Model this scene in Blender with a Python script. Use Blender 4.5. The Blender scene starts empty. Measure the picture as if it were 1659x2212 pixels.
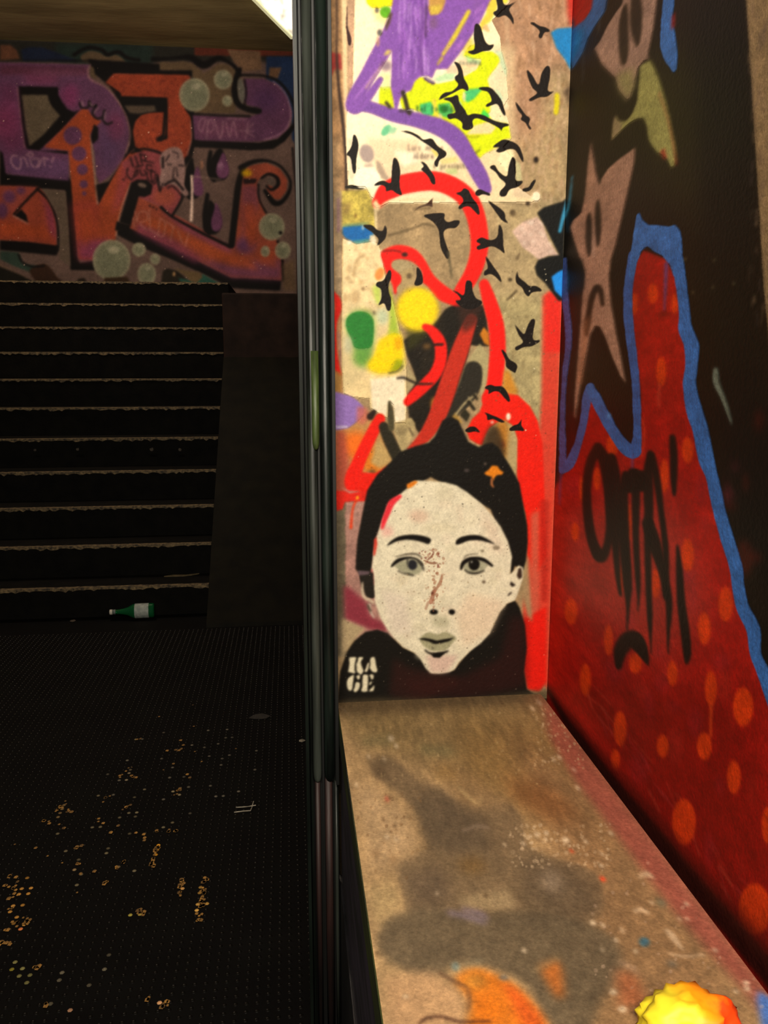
import bpy, bmesh, math, random
import numpy as np
from mathutils import Vector, Matrix

random.seed(7); RNG = np.random.default_rng(7)
S = bpy.context.scene
COL = S.collection

# ------------------------------------------------------------------ camera
F = 1789.0; EYE = 1.4335
YAW = math.radians(6.44); PIT = math.radians(-10.33)
FW = np.array([math.sin(YAW)*math.cos(PIT), math.cos(YAW)*math.cos(PIT), math.sin(PIT)])
RT = np.array([math.cos(YAW), -math.sin(YAW), 0.0])
UP = np.cross(RT, FW)
EYEP = np.array([0, 0, EYE])
cam_d = bpy.data.cameras.new('camera'); cam = bpy.data.objects.new('camera', cam_d); COL.objects.link(cam)
cam.matrix_world = Matrix(((RT[0], UP[0], -FW[0], 0), (RT[1], UP[1], -FW[1], 0), (RT[2], UP[2], -FW[2], EYE), (0, 0, 0, 1)))
cam_d.sensor_fit = 'VERTICAL'; cam_d.sensor_height = 36.0; cam_d.lens = F/2212*36.0
cam_d.clip_start = 0.02; cam_d.clip_end = 60
S.camera = cam

# ------------------------------------------------------------------ world, lamps, exposure
w = bpy.data.worlds.new('night'); S.world = w; w.use_nodes = True
w.node_tree.nodes['Background'].inputs[0].default_value = (0.9, 0.75, 0.55, 1)
w.node_tree.nodes['Background'].inputs[1].default_value = 0.035

def area(name, loc, target, sx, sy, power, color):
    d = bpy.data.lights.new(name, 'AREA'); d.shape = 'RECTANGLE'; d.size = sx; d.size_y = sy
    d.energy = power; d.color = color
    o = bpy.data.objects.new(name, d); COL.objects.link(o); o.location = loc
    o.rotation_euler = (Vector(target)-Vector(loc)).to_track_quat('-Z', 'Y').to_euler()
    return o
area('tube_light_over_ledge', (-0.15, -0.90, 2.60), (0.30, 1.55, 1.30), 1.2, 0.25, 114.0, (1.0, 0.90, 0.74))
pd = bpy.data.lights.new('stairwell_fill', 'POINT'); pd.energy = 95; pd.shadow_soft_size = 0.15; pd.color = (1.0, 0.82, 0.68)
po = bpy.data.objects.new('stairwell_fill', pd); COL.objects.link(po); po.location = (-1.5, 5.7, 3.92)  # unseen fill light, added to brighten the ceiling, mural and steps
S.view_settings.view_transform = 'Standard'; S.view_settings.look = 'None'
S.view_settings.gamma = 1.0; S.view_settings.use_curve_mapping = False
S.view_settings.exposure = 0.0

# ------------------------------------------------------------------ helpers
def at(px, py, ax, v):
    """point of the plane (axis ax = v) seen at photo position px, py"""
    px = np.asarray(px, float); py = np.asarray(py, float)
    r = FW[None, :] + RT[None, :]*((np.atleast_1d(px)-829.5)/F)[:, None] - UP[None, :]*((np.atleast_1d(py)-1106)/F)[:, None]
    t = (v-EYEP[ax])/r[:, ax]
    return EYEP[None, :]+t[:, None]*r
def at1(px, py, ax, v): return Vector(at([px], [py], ax, v)[0])

def tag(o, label=None, cat=None, group=None, kind=None):
    if label: o['label'] = label
    if cat: o['category'] = cat
    if group: o['group'] = group
    if kind: o['kind'] = kind
    return o
def empty(name, loc):
    o = bpy.data.objects.new(name, None); o.location = loc; o.empty_display_size = 0.05; COL.objects.link(o); return o
def link(name, me, parent=None, loc=None):
    o = bpy.data.objects.new(name, me); COL.objects.link(o)
    if parent is not None:
        o.parent = parent
        if loc is None: o.matrix_parent_inverse = Matrix.Translation(-parent.location)
    if loc is not None: o.location = loc
    return o
def bm_obj(name, bm, mat, parent=None, smooth=False):
    me = bpy.data.meshes.new(name); bm.normal_update(); bm.to_mesh(me); bm.free()
    if mat: me.materials.append(mat)
    if smooth:
        for p in me.polygons: p.use_smooth = True
    return link(name, me, parent)
def box(bm, x0, x1, y0, y1, z0, z1):
    v = [bm.verts.new(p) for p in ((x0,y0,z0),(x1,y0,z0),(x1,y1,z0),(x0,y1,z0),(x0,y0,z1),(x1,y0,z1),(x1,y1,z1),(x0,y1,z1))]
    for f in ((3,2,1,0),(4,5,6,7),(0,1,5,4),(1,2,6,5),(2,3,7,6),(3,0,4,7)): bm.faces.new([v[i] for i in f])
    return v
def box_obj(name, dims, mat, parent=None, bevel=0.0):
    bm = bmesh.new(); box(bm, *dims)
    if bevel: bmesh.ops.bevel(bm, geom=list(bm.edges), offset=bevel, segments=2, affect='EDGES', profile=0.6)
    return bm_obj(name, bm, mat, parent, smooth=False)
def prism(bm, pts, ax, a, b):
    """closed outline pts (2D) extruded along axis ax from a to b"""
    def P(p, t):
        c = list(p); c.insert(ax, t); return bm.verts.new(c)
    A = [P(p, a) for p in pts]; B = [P(p, b) for p in pts]; n = len(pts)
    bm.faces.new(A); bm.faces.new(list(reversed(B)))
    for i in range(n): bm.faces.new((A[i], B[i], B[(i+1) % n], A[(i+1) % n]))
    bmesh.ops.recalc_face_normals(bm, faces=bm.faces)
def lathe(bm, prof, seg=28, M=None):
    rings = []
    for r, t in prof:
        ring = []
        for i in range(seg):
            a = 2*math.pi*i/seg; p = Vector((t, r*math.cos(a), r*math.sin(a)))
            ring.append(bm.verts.new(M @ p if M else p))
        rings.append(ring)
    for a, b in zip(rings[:-1], rings[1:]):
        for i in range(seg): bm.faces.new((a[i], a[(i+1) % seg], b[(i+1) % seg], b[i]))
    bm.faces.new(rings[0]); bm.faces.new(list(reversed(rings[-1])))
    bmesh.ops.recalc_face_normals(bm, faces=bm.faces)

def lin(h):
    if isinstance(h, str):
        h = h.lstrip('#'); c = np.array([int(h[i:i+2], 16) for i in (0, 2, 4)])/255.0
    else: c = np.array(h, float)
    return np.where(c <= 0.04045, c/12.92, ((c+0.055)/1.055)**2.4)
def hx(h):
    h = h.lstrip('#'); return np.array([int(h[i:i+2], 16) for i in (0, 2, 4)], np.float32)/255.0

# ------------------------------------------------------------------ materials
def new_mat(name):
    m = bpy.data.materials.new(name); m.use_nodes = True
    return m, m.node_tree, m.node_tree.nodes['Principled BSDF']
def rough_mat(name, c1, c2, rough=0.7, scale=30, bump=0.3, metal=0.0, detail=6, spec=0.5, dist=0.002, stretch=(1,1,1), mid=(0.35, 0.7)):
    m, nt, b = new_mat(name); N = nt.nodes; L = nt.links
    tc = N.new('ShaderNodeTexCoord'); mp = N.new('ShaderNodeMapping'); mp.inputs['Scale'].default_value = stretch
    L.new(tc.outputs['Object'], mp.inputs['Vector'])
    n = N.new('ShaderNodeTexNoise'); n.inputs['Scale'].default_value = scale; n.inputs['Detail'].default_value = detail
    L.new(mp.outputs[0], n.inputs['Vector'])
    r = N.new('ShaderNodeValToRGB'); r.color_ramp.elements[0].position = mid[0]; r.color_ramp.elements[1].position = mid[1]
    r.color_ramp.elements[0].color = (*lin(c1), 1); r.color_ramp.elements[1].color = (*lin(c2), 1)
    L.new(n.outputs['Fac'], r.inputs['Fac']); L.new(r.outputs['Color'], b.inputs['Base Color'])
    b.inputs['Roughness'].default_value = rough; b.inputs['Metallic'].default_value = metal
    b.inputs['Specular IOR Level'].default_value = spec
    if bump:
        n2 = N.new('ShaderNodeTexNoise'); n2.inputs['Scale'].default_value = scale*4; n2.inputs['Detail'].default_value = 5
        L.new(mp.outputs[0], n2.inputs['Vector'])
        bp = N.new('ShaderNodeBump'); bp.inputs['Strength'].default_value = bump; bp.inputs['Distance'].default_value = dist
        L.new(n2.outputs['Fac'], bp.inputs['Height']); L.new(bp.outputs[0], b.inputs['Normal'])
    return m
def painted_mat(name, gain, rough=0.55, bump=0.5, bscale=160, dist=0.0012, mott=0.18, mscale=60, spec=0.4, voro=0.0):
    """spray paint on masonry: paint colour from the surface's own attribute, times fine mottling, plus plaster relief"""
    m, nt, b = new_mat(name); N = nt.nodes; L = nt.links
    at_ = N.new('ShaderNodeAttribute'); at_.attribute_name = 'paint'
    tc = N.new('ShaderNodeTexCoord')
    n = N.new('ShaderNodeTexNoise'); n.inputs['Scale'].default_value = mscale; n.inputs['Detail'].default_value = 8; n.inputs['Roughness'].default_value = 0.7
    L.new(tc.outputs['Object'], n.inputs['Vector'])
    mr = N.new('ShaderNodeMapRange'); mr.inputs['From Min'].default_value = 0.3; mr.inputs['From Max'].default_value = 0.7
    mr.inputs['To Min'].default_value = gain*(1-mott); mr.inputs['To Max'].default_value = gain*(1+mott)
    L.new(n.outputs['Fac'], mr.inputs['Value'])
    vm = N.new('ShaderNodeVectorMath'); vm.operation = 'SCALE'
    L.new(at_.outputs['Color'], vm.inputs[0]); L.new(mr.outputs[0], vm.inputs['Scale'])
    L.new(vm.outputs[0], b.inputs['Base Color'])
    b.inputs['Roughness'].default_value = rough; b.inputs['Specular IOR Level'].default_value = spec
    n2 = N.new('ShaderNodeTexNoise'); n2.inputs['Scale'].default_value = bscale; n2.inputs['Detail'].default_value = 6
    L.new(tc.outputs['Object'], n2.inputs['Vector'])
    bp = N.new('ShaderNodeBump'); bp.inputs['Strength'].default_value = bump; bp.inputs['Distance'].default_value = dist
    L.new(n2.outputs['Fac'], bp.inputs['Height']); L.new(bp.outputs[0], b.inputs['Normal'])
    return m

# ------------------------------------------------------------------ the spray can: polygons laid on a wall and baked into its colour attribute
def catmull(pts, closed, n=6):
    P = np.array(pts, float); m = len(P); out = []
    rng = range(m) if closed else range(m-1)
    for i in rng:
        if closed: a, b, c, d = P[(i-1) % m], P[i], P[(i+1) % m], P[(i+2) % m]
        else: a, b, c, d = P[max(i-1, 0)], P[i], P[i+1], P[min(i+2, m-1)]
        for k in range(n):
            t = k/n
            out.append(0.5*((2*b)+(-a+c)*t+(2*a-5*b+4*c-d)*t*t+(-a+3*b-3*c+d)*t**3))
    if not closed: out.append(P[-1])
    return np.array(out)
def ribbon(pts, w=None, smooth=True, cap=True):
    P = [(p[0], p[1], p[2] if len(p) > 2 else w) for p in pts]
    Q = catmull(P, False, 6) if (smooth and len(P) > 2) else np.array(P, float)
    xy = Q[:, :2]; r = np.maximum(Q[:, 2], 0.6)/2
    d = np.gradient(xy, axis=0); d /= (np.linalg.norm(d, axis=1, keepdims=True)+1e-9)
    nrm = np.stack([-d[:, 1], d[:, 0]], 1)
    a = xy+nrm*r[:, None]; b = xy-nrm*r[:, None]
    if cap:
        def arc(c, n0, dd, rr):
            return [c+rr*(n0*math.cos(t)+dd*math.sin(t)) for t in np.linspace(0, math.pi, 7)[1:-1]]
        end = arc(xy[-1], nrm[-1], d[-1], r[-1]); st = arc(xy[0], -nrm[0], -d[0], r[0])
        return np.vstack([a, end, b[::-1], st])
    return np.vstack([a, b[::-1]])
def ellipse(cx, cy, rx, ry, ang=0, n=32):
    t = np.linspace(0, 2*math.pi, n, endpoint=False); c, s = math.cos(ang), math.sin(ang)
    x = rx*np.cos(t); y = ry*np.sin(t)
    return np.stack([cx+x*c-y*s, cy+x*s+y*c], 1)
def vnoise(ny, nx, cell, octv=4, seed=0):
    g = np.random.default_rng(seed); out = np.zeros((ny, nx), np.float32); amp = 1.0; tot = 0
    for o in range(octv):
        cy, cx = max(2, int(ny/cell)+2), max(2, int(nx/cell)+2)
        A = g.random((cy, cx)).astype(np.float32)
        y = np.linspace(0, cy-1.001, ny); x = np.linspace(0, cx-1.001, nx)
        yi = y.astype(int); xi = x.astype(int); fy = (y-yi)[:, None]; fx = (x-xi)[None, :]
        fy = fy*fy*(3-2*fy); fx = fx*fx*(3-2*fx)
        v = (A[yi][:, xi]*(1-fy)*(1-fx)+A[yi+1][:, xi]*fy*(1-fx)+A[yi][:, xi+1]*(1-fy)*fx+A[yi+1][:, xi+1]*fy*fx)
        out += v.astype(np.float32)*amp; tot += amp; amp *= 0.55; cell = max(cell/2.1, 1.2)
    return out/tot
def boxblur(A, r, axis):
    if r < 1: return A
    n = A.shape[axis]; pad = [(0, 0), (0, 0)]; pad[axis] = (r+1, r)
    C = np.cumsum(np.pad(A, pad, mode='edge'), axis=axis, dtype=np.float64)
    w = 2*r+1
    if axis == 0: return ((C[w:]-C[:-w])/w).astype(np.float32)
    return ((C[:, w:]-C[:, :-w])/w).astype(np.float32)

class Canvas:
    def __init__(s, ax, val, us, vs, base):
        s.ax, s.val = ax, val
        s.uax, s.vax = [i for i in (0, 1, 2) if i != ax]
        s.us, s.vs = us, vs                       # increasing coordinates
        s.nx, s.ny = len(us), len(vs)
        s.img = np.tile(hx(base), (s.ny, s.nx, 1)).astype(np.float32)
        s.ids = np.zeros((s.ny, s.nx), np.int32)
        s.parts = []; s.mask = {}
        s.ui = np.arange(s.nx); s.vi = np.arange(s.ny)
        s.nz = vnoise(s.ny, s.nx, 12, 4, 3)
    def idx(s, poly):
        Q = at(poly[:, 0], poly[:, 1], s.ax, s.val)
        return np.interp(Q[:, s.uax], s.us, s.ui), np.interp(Q[:, s.vax], s.vs, s.vi)
    def alpha(s, poly, soft):
        poly = np.asarray(poly, float)
        gx, gy = s.idx(poly)
        k = 2; pad = int(soft*1.6)+3
        x0, x1 = int(gx.min())-pad, int(gx.max())+pad+1; y0, y1 = int(gy.min())-pad, int(gy.max())+pad+1
        x0, y0 = max(x0, 0), max(y0, 0); x1, y1 = min(x1, s.nx-1), min(y1, s.ny-1)
        if x1 <= x0 or y1 <= y0: return None
        W, H = (x1-x0+1)*k, (y1-y0+1)*k
        X = (gx-x0)*k+k/2; Y = (gy-y0)*k+k/2
        D = np.zeros((H, W+1), np.int32)
        n = len(X)
        for i in range(n):
            xa, ya, xb, yb = X[i], Y[i], X[(i+1) % n], Y[(i+1) % n]
            if ya == yb: continue
            sg = 1
            if ya > yb: xa, ya, xb, yb = xb, yb, xa, ya; sg = -1
            r0 = max(int(math.ceil(ya-0.5)), 0); r1 = min(int(math.ceil(yb-0.5)), H)
            if r1 <= r0: continue
            rows = np.arange(r0, r1); xs = xa+(xb-xa)*(rows+0.5-ya)/(yb-ya)
            c = np.clip(np.ceil(xs-0.5).astype(int), 0, W)
            np.add.at(D, (rows, c), sg)
        A = (np.cumsum(D, axis=1)[:, :W] != 0).astype(np.float32)
        A = A.reshape(H//k, k, W//k, k).mean(axis=(1, 3))
        if soft > 0.8:
            r = max(1, int(round(soft*0.42)))
            for _ in range(3): A = boxblur(boxblur(A, r, 0), r, 1)
        return A, (slice(y0, y1+1), slice(x0, x1+1))
    def fill(s, poly, color, soft=0.8, op=1.0, part=None, rough=0.0, smooth=False, label=None, mask=None, mott=0.0, keep=False):
        poly = np.asarray(poly, float)
        if smooth: poly = catmull(poly, True, 5)
        r = s.alpha(poly, soft)
        if r is None: return
        A, sl = r
        if rough: A = np.clip(A+(s.nz[sl]-0.5)*rough*np.where((A > 0.02) & (A < 0.98), 1, 0), 0, 1); 
        if rough: A = np.clip((A-0.5)*2.2+0.5, 0, 1)
        c = hx(color)[None, None, :]
        if mott: c = np.clip(c*(1+(s.nz[sl]-0.5)*2*mott)[..., None], 0, 1)
        a = (A*op)[..., None]
        s.img[sl] = s.img[sl]*(1-a)+c*a
        if part is not None:
            if isinstance(part, str):
                s.parts.append([part, label]); pid = len(s.parts)
            else: pid = part
            s.ids[sl][A > 0.5] = pid
        if mask:
            M = s.mask.setdefault(mask, np.zeros((s.ny, s.nx), bool)); M[sl] |= (A > 0.5)
    def line(s, pts, color, w=None, soft=0.8, smooth=True, **k): s.fill(ribbon(pts, w, smooth), color, soft, **k)
    def oval(s, cx, cy, rx, ry, color, soft=0.8, ang=0, **k): s.fill(ellipse(cx, cy, rx, ry, ang), color, soft, **k)
    def newpart(s, name, label=None):
        s.parts.append([name, label]); return len(s.parts)
    def mottle(s, amt, cell, seed, tint=(1, 1, 1), where=None):
        n = (vnoise(s.ny, s.nx, cell, 4, seed)-0.5)*2*amt
        s.img *= (1+n[..., None]*np.array(tint, np.float32))
    def speck(s, n, region, color, rmin, rmax, op=0.8, seed=1):
        g = random.Random(seed); x0, y0, x1, y1 = region
        for _ in range(n):
            x, y = g.uniform(x0, x1), g.uniform(y0, y1); r = g.uniform(rmin, rmax)
            s.fill(ellipse(x, y, r, r*g.uniform(0.6, 1.2), g.uniform(0, 3), 8), color, 0.8, op*g.uniform(0.4, 1))
    def verts(s, off):
        U, V = np.meshgrid(s.us, s.vs)
        P = np.zeros((s.ny, s.nx, 3), np.float32)
        P[..., s.uax] = U; P[..., s.vax] = V; P[..., s.ax] = s.val
        return P
    def mesh(s, name, mat, cells=None, off=0.0, nsign=-1, parent=None, extra=None, hmap=None):
        """grid mesh of the chosen cells; off lifts it towards the viewer side"""
        nx, ny = s.nx, s.ny
        P = s.verts(0)
        P[..., s.ax] += nsign*(off if hmap is None else off+hmap)
        P = P.reshape(-1, 3)
        C = np.ones((ny*nx, 4), np.float32); C[:, :3] = lin(np.clip(s.img.reshape(-1, 3), 0, 1))
        i = np.arange((ny-1)*(nx-1)); r = i//(nx-1); c = i % (nx-1); a = r*nx+c
        Q = np.stack([a, a+1, a+nx+1, a+nx], 1)
        if cells is not None: Q = Q[cells.reshape(-1)]
        if len(Q) == 0: return None
        flip = (s.ax == 0) != (nsign < 0)      # keep normals pointing to the viewer side
        flip = {(1, -1): False, (1, 1): True, (0, -1): True, (0, 1): False, (2, 1): False, (2, -1): True}[(s.ax, nsign)]
        if flip: Q = Q[:, ::-1]
        used = np.unique(Q); rm = np.full(ny*nx, -1, np.int64); rm[used] = np.arange(len(used))
        Q = rm[Q]; P = P[used]; C = C[used]
        nv, nf = len(P), len(Q)
        if extra is not None:                      # a solid body behind the painted skin
            EP, EQ, EC = extra
            P = np.vstack([P, np.array(EP, np.float32)]); Q = np.vstack([Q, np.array(EQ)+nv])
            C = np.vstack([C, np.tile(np.array([*lin(EC), 1], np.float32), (len(EP), 1))])
            nv, nf = len(P), len(Q)
        me = bpy.data.meshes.new(name)
        me.vertices.add(nv); me.vertices.foreach_set('co', P.astype(np.float32).ravel())
        me.loops.add(nf*4); me.loops.foreach_set('vertex_index', Q.astype(np.int32).ravel())
        me.polygons.add(nf); me.polygons.foreach_set('loop_start', np.arange(0, nf*4, 4, dtype=np.int32))
        me.update(calc_edges=True)
        ca = me.color_attributes.new('paint', 'FLOAT_COLOR', 'POINT'); ca.data.foreach_set('color', C.ravel())
        me.materials.append(mat)
        return link(name, me, parent)
    def build_parts(s, mat, parent, lift=0.0004, nsign=-1, minc=12, hmap=None):
        cid = s.ids[:-1, :-1]
        order = np.argsort(cid, axis=None)
        for k, (nm, lb) in enumerate(s.parts):
            cells = (cid == k+1)
            if cells.sum() < minc: continue
            o = s.mesh(nm, mat, cells, lift, nsign, parent, hmap=hmap)
            if o and lb: o['label'] = lb

def boxdata(x0, x1, y0, y1, z0, z1):
    P = [(x0,y0,z0),(x1,y0,z0),(x1,y1,z0),(x0,y1,z0),(x0,y0,z1),(x1,y0,z1),(x1,y1,z1),(x0,y1,z1)]
    Q = [(3,2,1,0),(4,5,6,7),(0,1,5,4),(1,2,6,5),(2,3,7,6),(3,0,4,7)]
    return P, Q

# small stroke font for printed and stencilled words (unit box, y down)
FONT = {
 'L': [[(0,0),(0,1),(.6,1)]], 'u': [[(0,.4),(0,.9),(.3,1),(.55,.85)],[(.55,.4),(.55,1)]], 'i': [[(0,.4),(0,1)],[(0,.1),(0,.18)]],
 's': [[(.5,.45),(.2,.4),(0,.55),(.45,.8),(.3,1),(0,.95)]], 'A': [[(0,1),(.35,0),(.7,1)],[(.15,.65),(.55,.65)]],
 'n': [[(0,.4),(0,1)],[(0,.55),(.3,.4),(.5,.55),(.5,1)]], 'd': [[(.5,0),(.5,1)],[(.5,.5),(.2,.4),(0,.7),(.2,1),(.5,.9)]],
 'r': [[(0,.4),(0,1)],[(0,.6),(.2,.42),(.4,.42)]], 'e': [[(0,.7),(.5,.7),(.45,.45),(.2,.4),(0,.7),(.2,1),(.5,.92)]],
 'l': [[(0,0),(0,1)]], 'y': [[(0,.4),(.25,.95)],[(.5,.4),(.1,1.3)]], 'p': [[(0,.4),(0,1.35)],[(0,.5),(.3,.4),(.5,.7),(.3,1),(0,.9)]],
 'c': [[(.5,.5),(.25,.4),(0,.7),(.25,1),(.5,.92)]], 'a': [[(.5,.4),(.5,1)],[(.5,.5),(.2,.4),(0,.7),(.2,1),(.5,.9)]],
 't': [[(.15,.1),(.15,.9),(.35,1)],[(0,.4),(.35,.4)]], 'o': [[(.25,.4),(0,.7),(.25,1),(.5,.7),(.25,.4)]],
 'k': [[(0,0),(0,1)],[(.5,.4),(0,.75),(.5,1)]], ' ': []}
def write(cv, text, x, y, h, col, w, adv=0.68, ang=0.0, **k):
    cx = x
    for ch in text:
        for st in FONT.get(ch, []):
            pts = [(cx+a*h*0.62, y+b*h+(cx-x)*ang, w) for a, b in st]
            cv.line(pts, col, w, smooth=False, **k)
        cx += h*0.62*adv if ch in 'il' else h*0.62
# ================================================================== PILLAR
XL, XC = 0.0835, 0.5265
ZL = 0.745
us = np.concatenate([np.arange(XL, XC, 0.00125), [XC]])
vs = np.concatenate([np.arange(ZL-0.012, 2.115, 0.00125), [2.9]])
P = Canvas(1, 1.6, us, vs, '#a88e68')
f = P.fill; l = P.line; o_ = P.oval
# bare render of the pillar
f([(1060,-300),(1300,-300),(1300,300),(1040,300)], '#b58a6a', 40)
f([(1180,150),(1260,150),(1240,430),(1150,430)], '#b0966e', 20)
f([(1080,420),(1240,420),(1230,660),(1060,660)], '#b09a72', 20)
f([(1060,640),(1230,640),(1215,1020),(1060,1020)], '#b2a274', 20)
f([(715,1040),(860,1040),(860,1380),(715,1380)], '#b08478', 12)
f([(700,1000),(745,1000),(748,1420),(700,1420)], '#6e6450', 7, rough=.5)
P.mottle(0.16, 26, 11); P.mottle(0.13, 7, 12)
# streaky weathering at upper right
g = random.Random(5)
for _ in range(420):
    x = g.uniform(1090, 1236); y = g.uniform(-20, 430); ln = g.uniform(4, 22)
    l([(x, y), (x+g.uniform(-3, 3), y+ln)], g.choice(['#86603e', '#dcb496', '#c89c7c', '#8a6a48', '#e0bc9c']), g.uniform(2, 5), 1.2, smooth=False, op=0.42)
for _ in range(90):
    x = g.uniform(1060, 1200); y = g.uniform(430, 860); ln = g.uniform(4, 22)
    l([(x, y), (x+g.uniform(-3, 3), y+ln)], g.choice(['#8a7650', '#c8b68a', '#7c6a48']), g.uniform(1.5, 5), 1.6, smooth=False, op=0.35)
# left edge strip
f([(700,-100),(738,-100),(746,300),(752,500),(742,860),(700,860)], '#b88c60', 2.5, mott=.3)
f([(700,300),(736,300),(742,640),(700,640)], '#a88a66', 10, op=.8, mott=.3)
l([(732,430),(733,560),(735,640)], '#7a5060', 5, 3, op=.6); l([(731,720),(736,760),(738,790)], '#b07a80', 5, 3, op=.5)
f([(703,112),(736,116),(740,150),(722,150),(716,165),(700,160)], '#a8302c', 2.5, op=.9)
f([(736,-100),(750,-100),(752,300),(747,300),(741,180)], '#f4d4a4', 1.2)
f([(750,-100),(769,-100),(769,200),(752,190)], '#d0a684', 2, mott=.25)
l([(749,-60,2),(750,20,3),(749,55,4),(754,80,8),(755,97,6)], '#3c2222', None, 1, rough=.6)
l([(727,-60,4),(728,60,3),(727,110,4),(732,190,6),(741,270,7),(747,340,6),(748,405,6),(751,417,5)], '#33221c', None, 1.4)

# --- the pasted poster
PO = 'poster'
poster = [(766,-420),(1104,-420),(1101,5),(1094,14),(1062,45),(1080,80),(1083,112),(1093,150),(1098,212),(1086,232),(1096,255),(1100,270),(1104,300),(1086,318),(1110,345),(1116,402),(1152,428),(1150,438),(820,440),(800,425),(789,405),(752,402),(747,300),(748,250),(762,180)]
f(poster, '#fff0c6', 0.8, mask=PO)
f([(990,100),(1110,100),(1110,440),(960,440)], '#f0d8a8', 12, mask=None, op=.75)
f([(840,330),(1060,330),(1110,430),(840,430)], '#ecd2a2', 10, op=.6)
f([(790,300),(905,300),(900,370),(870,375),(848,400),(800,345)], '#e6c698', 7, op=.75)
f([(850,325),(900,330),(905,350),(870,360)], '#fff4d4', 5, op=.9)
f([(1085,-20),(1105,-20),(1100,60),(1110,440),(1152,440),(1152,420),(1112,400)], '#c8a684', 3, op=.55)
f([(1062,150),(1092,150),(1096,200),(1070,195)], '#f2dcb0', 3)
f([(1068,108),(1084,112),(1095,150),(1093,170),(1080,140)], '#bcd8ae', 3, op=.8)
f([(752,380),(766,395),(764,300),(752,300)], '#e8d0a8', 2)
# yellow spray on the poster
YW = '#dfee00'
y1 = P.newpart('yellow_spray_patch')
f([(783,-60),(862,-60),(858,5),(850,14),(832,16),(816,20),(803,18),(792,8)], '#f4ee00', 2.5, part=y1)
f([(800,18),(850,28),(836,58),(812,45)], '#ffe88c', 4, op=.8)
o_(833,27,13,13, '#64b41c', 3, part='green_spray_patch'); o_(814,23,4,6, '#3a3014', 2); 
y2 = P.newpart('yellow_spray_patch')
f([(862,212),(885,196),(893,178),(904,167),(915,168),(926,178),(945,182),(975,176),(995,168),(1003,166),(1030,150),(1040,128),(1015,128),(1000,120),(1012,100),(1028,96),(1045,112),(1062,112),(1076,122),(1079,132),(1071,146),(1061,158),(1052,172),(1058,196),(1063,215),(1060,240),(1050,250),(1085,262),(1098,270),(1103,300),(1086,303),(1075,322),(1048,332),(1036,342),(1022,334),(1008,312),(996,296),(978,288),(960,268),(925,262),(900,240),(890,236),(870,240)], YW, 1.2, part=y2)
f([(820,188),(846,188),(852,215),(851,238),(838,236),(818,228)], YW, 3, part='yellow_spray_patch')
f([(822,160),(846,160),(846,192),(820,194)], '#d2e08a', 4, op=.8)
f([(1056,-60),(1100,-60),(1092,8),(1076,2),(1072,22),(1060,45),(1044,58),(1040,70),(1036,52),(1050,30)], '#e2cc1e', 2.5)
f([(1038,60),(1052,52),(1058,72),(1044,64)], '#c89c50', 3, op=.8)
f([(1084,-60),(1102,-60),(1096,4),(1088,8)], '#f4e81a', 2)
o_(1008,96,14,20, '#dfca30', 6, op=.9)
# pale and green printed bits
f([(1003,118),(1025,128),(1038,131),(1035,140),(1010,136)], '#a6d68a', 3, op=.8)
f([(985,142),(1030,138),(1028,150),(1004,163),(985,160)], '#f4d69c', 3)
f([(940,168),(966,156),(984,158),(980,172),(950,178),(938,174)], '#bce0a8', 3); f([(962,145),(988,140),(986,158),(964,158)], '#ecc8a4', 3)
f([(1008,194),(1044,190),(1024,214),(1010,222),(1000,216),(1002,200)], '#4cc874', 2)
f([(906,226),(930,220),(940,230),(935,250),(918,252),(908,244)], '#46c470', 2.5)
f([(945,226),(972,222),(978,245),(968,256),(948,250)], '#4eb858', 2.5); o_(958,236,9,8, '#1c7a20', 3)
f([(1044,236),(1058,250),(1050,262),(1036,254)], '#44d84c', 3)
f([(985,214),(996,222),(1000,236),(992,232)], '#a8d4a8', 2)
f([(898,240),(910,242),(912,250),(902,250)], '#e0b8b8', 2)
f([(932,216),(942,214),(946,262),(940,262)], '#e8dc40', 2)
f([(946,244),(954,248),(956,268),(948,268)], '#ecd890', 2)
f([(1058,228),(1072,226),(1088,252),(1092,268),(1060,262)], '#efe6b4', 2)
f([(1022,272),(1055,262),(1072,276),(1060,290),(1006,292)], '#f6e0a4', 2)
f([(1000,196),(1006,204),(1004,224),(998,212)], '#ece6a8', 1.5)
f([(1066,190),(1078,195),(1092,222),(1084,224)], '#b8d8b0', 2, op=.8); f([(1084,216),(1096,210),(1098,235),(1090,238)], '#f4dcb4', 2)
f([(1040,338),(1098,300),(1112,345),(1112,400),(1068,400),(1060,372)], '#efd8a6', 4)
f([(1082,325),(1105,322),(1110,335),(1096,375),(1086,360),(1075,345)], '#fbeebc', 2.5)
f([(1113,345),(1124,355),(1128,392),(1114,390)], '#c8c090', 2)
o_(834,282,8,14, '#3cb878', 3, ang=.7); f([(838,272),(860,276),(852,288),(842,290)], '#7cc890', 3, op=.8)
write(P, 'socolre', 992, 129, 12, '#4a4a34', 2.4, soft=1, op=.8)
write(P, 'tel to side', 900, 228, 14, '#1e5a34', 2.6, soft=1, op=.85)
write(P, 'Luis Andre', 882, 312, 13, '#70543e', 2.3, soft=1)
write(P, 'Aldere y', 894, 330, 13, '#70543e', 2.3, soft=1)
write(P, 'r precipita', 938, 352, 12, '#6c5c34', 2.3, soft=1)
l([(1004,293),(1020,297),(1035,294)], '#8a8200', 3, 1.5, op=.7); l([(1022,334),(1036,324)], '#5c6400', 4, 1.5, op=.8)
f([(930,322),(948,320),(952,332),(942,340)], '#d8c84c', 2); f([(948,344),(985,338),(990,350),(955,356)], '#e0d080', 3); f([(960,366),(985,364),(990,376),(965,378)], '#b8c878', 3, op=.8)
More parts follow.
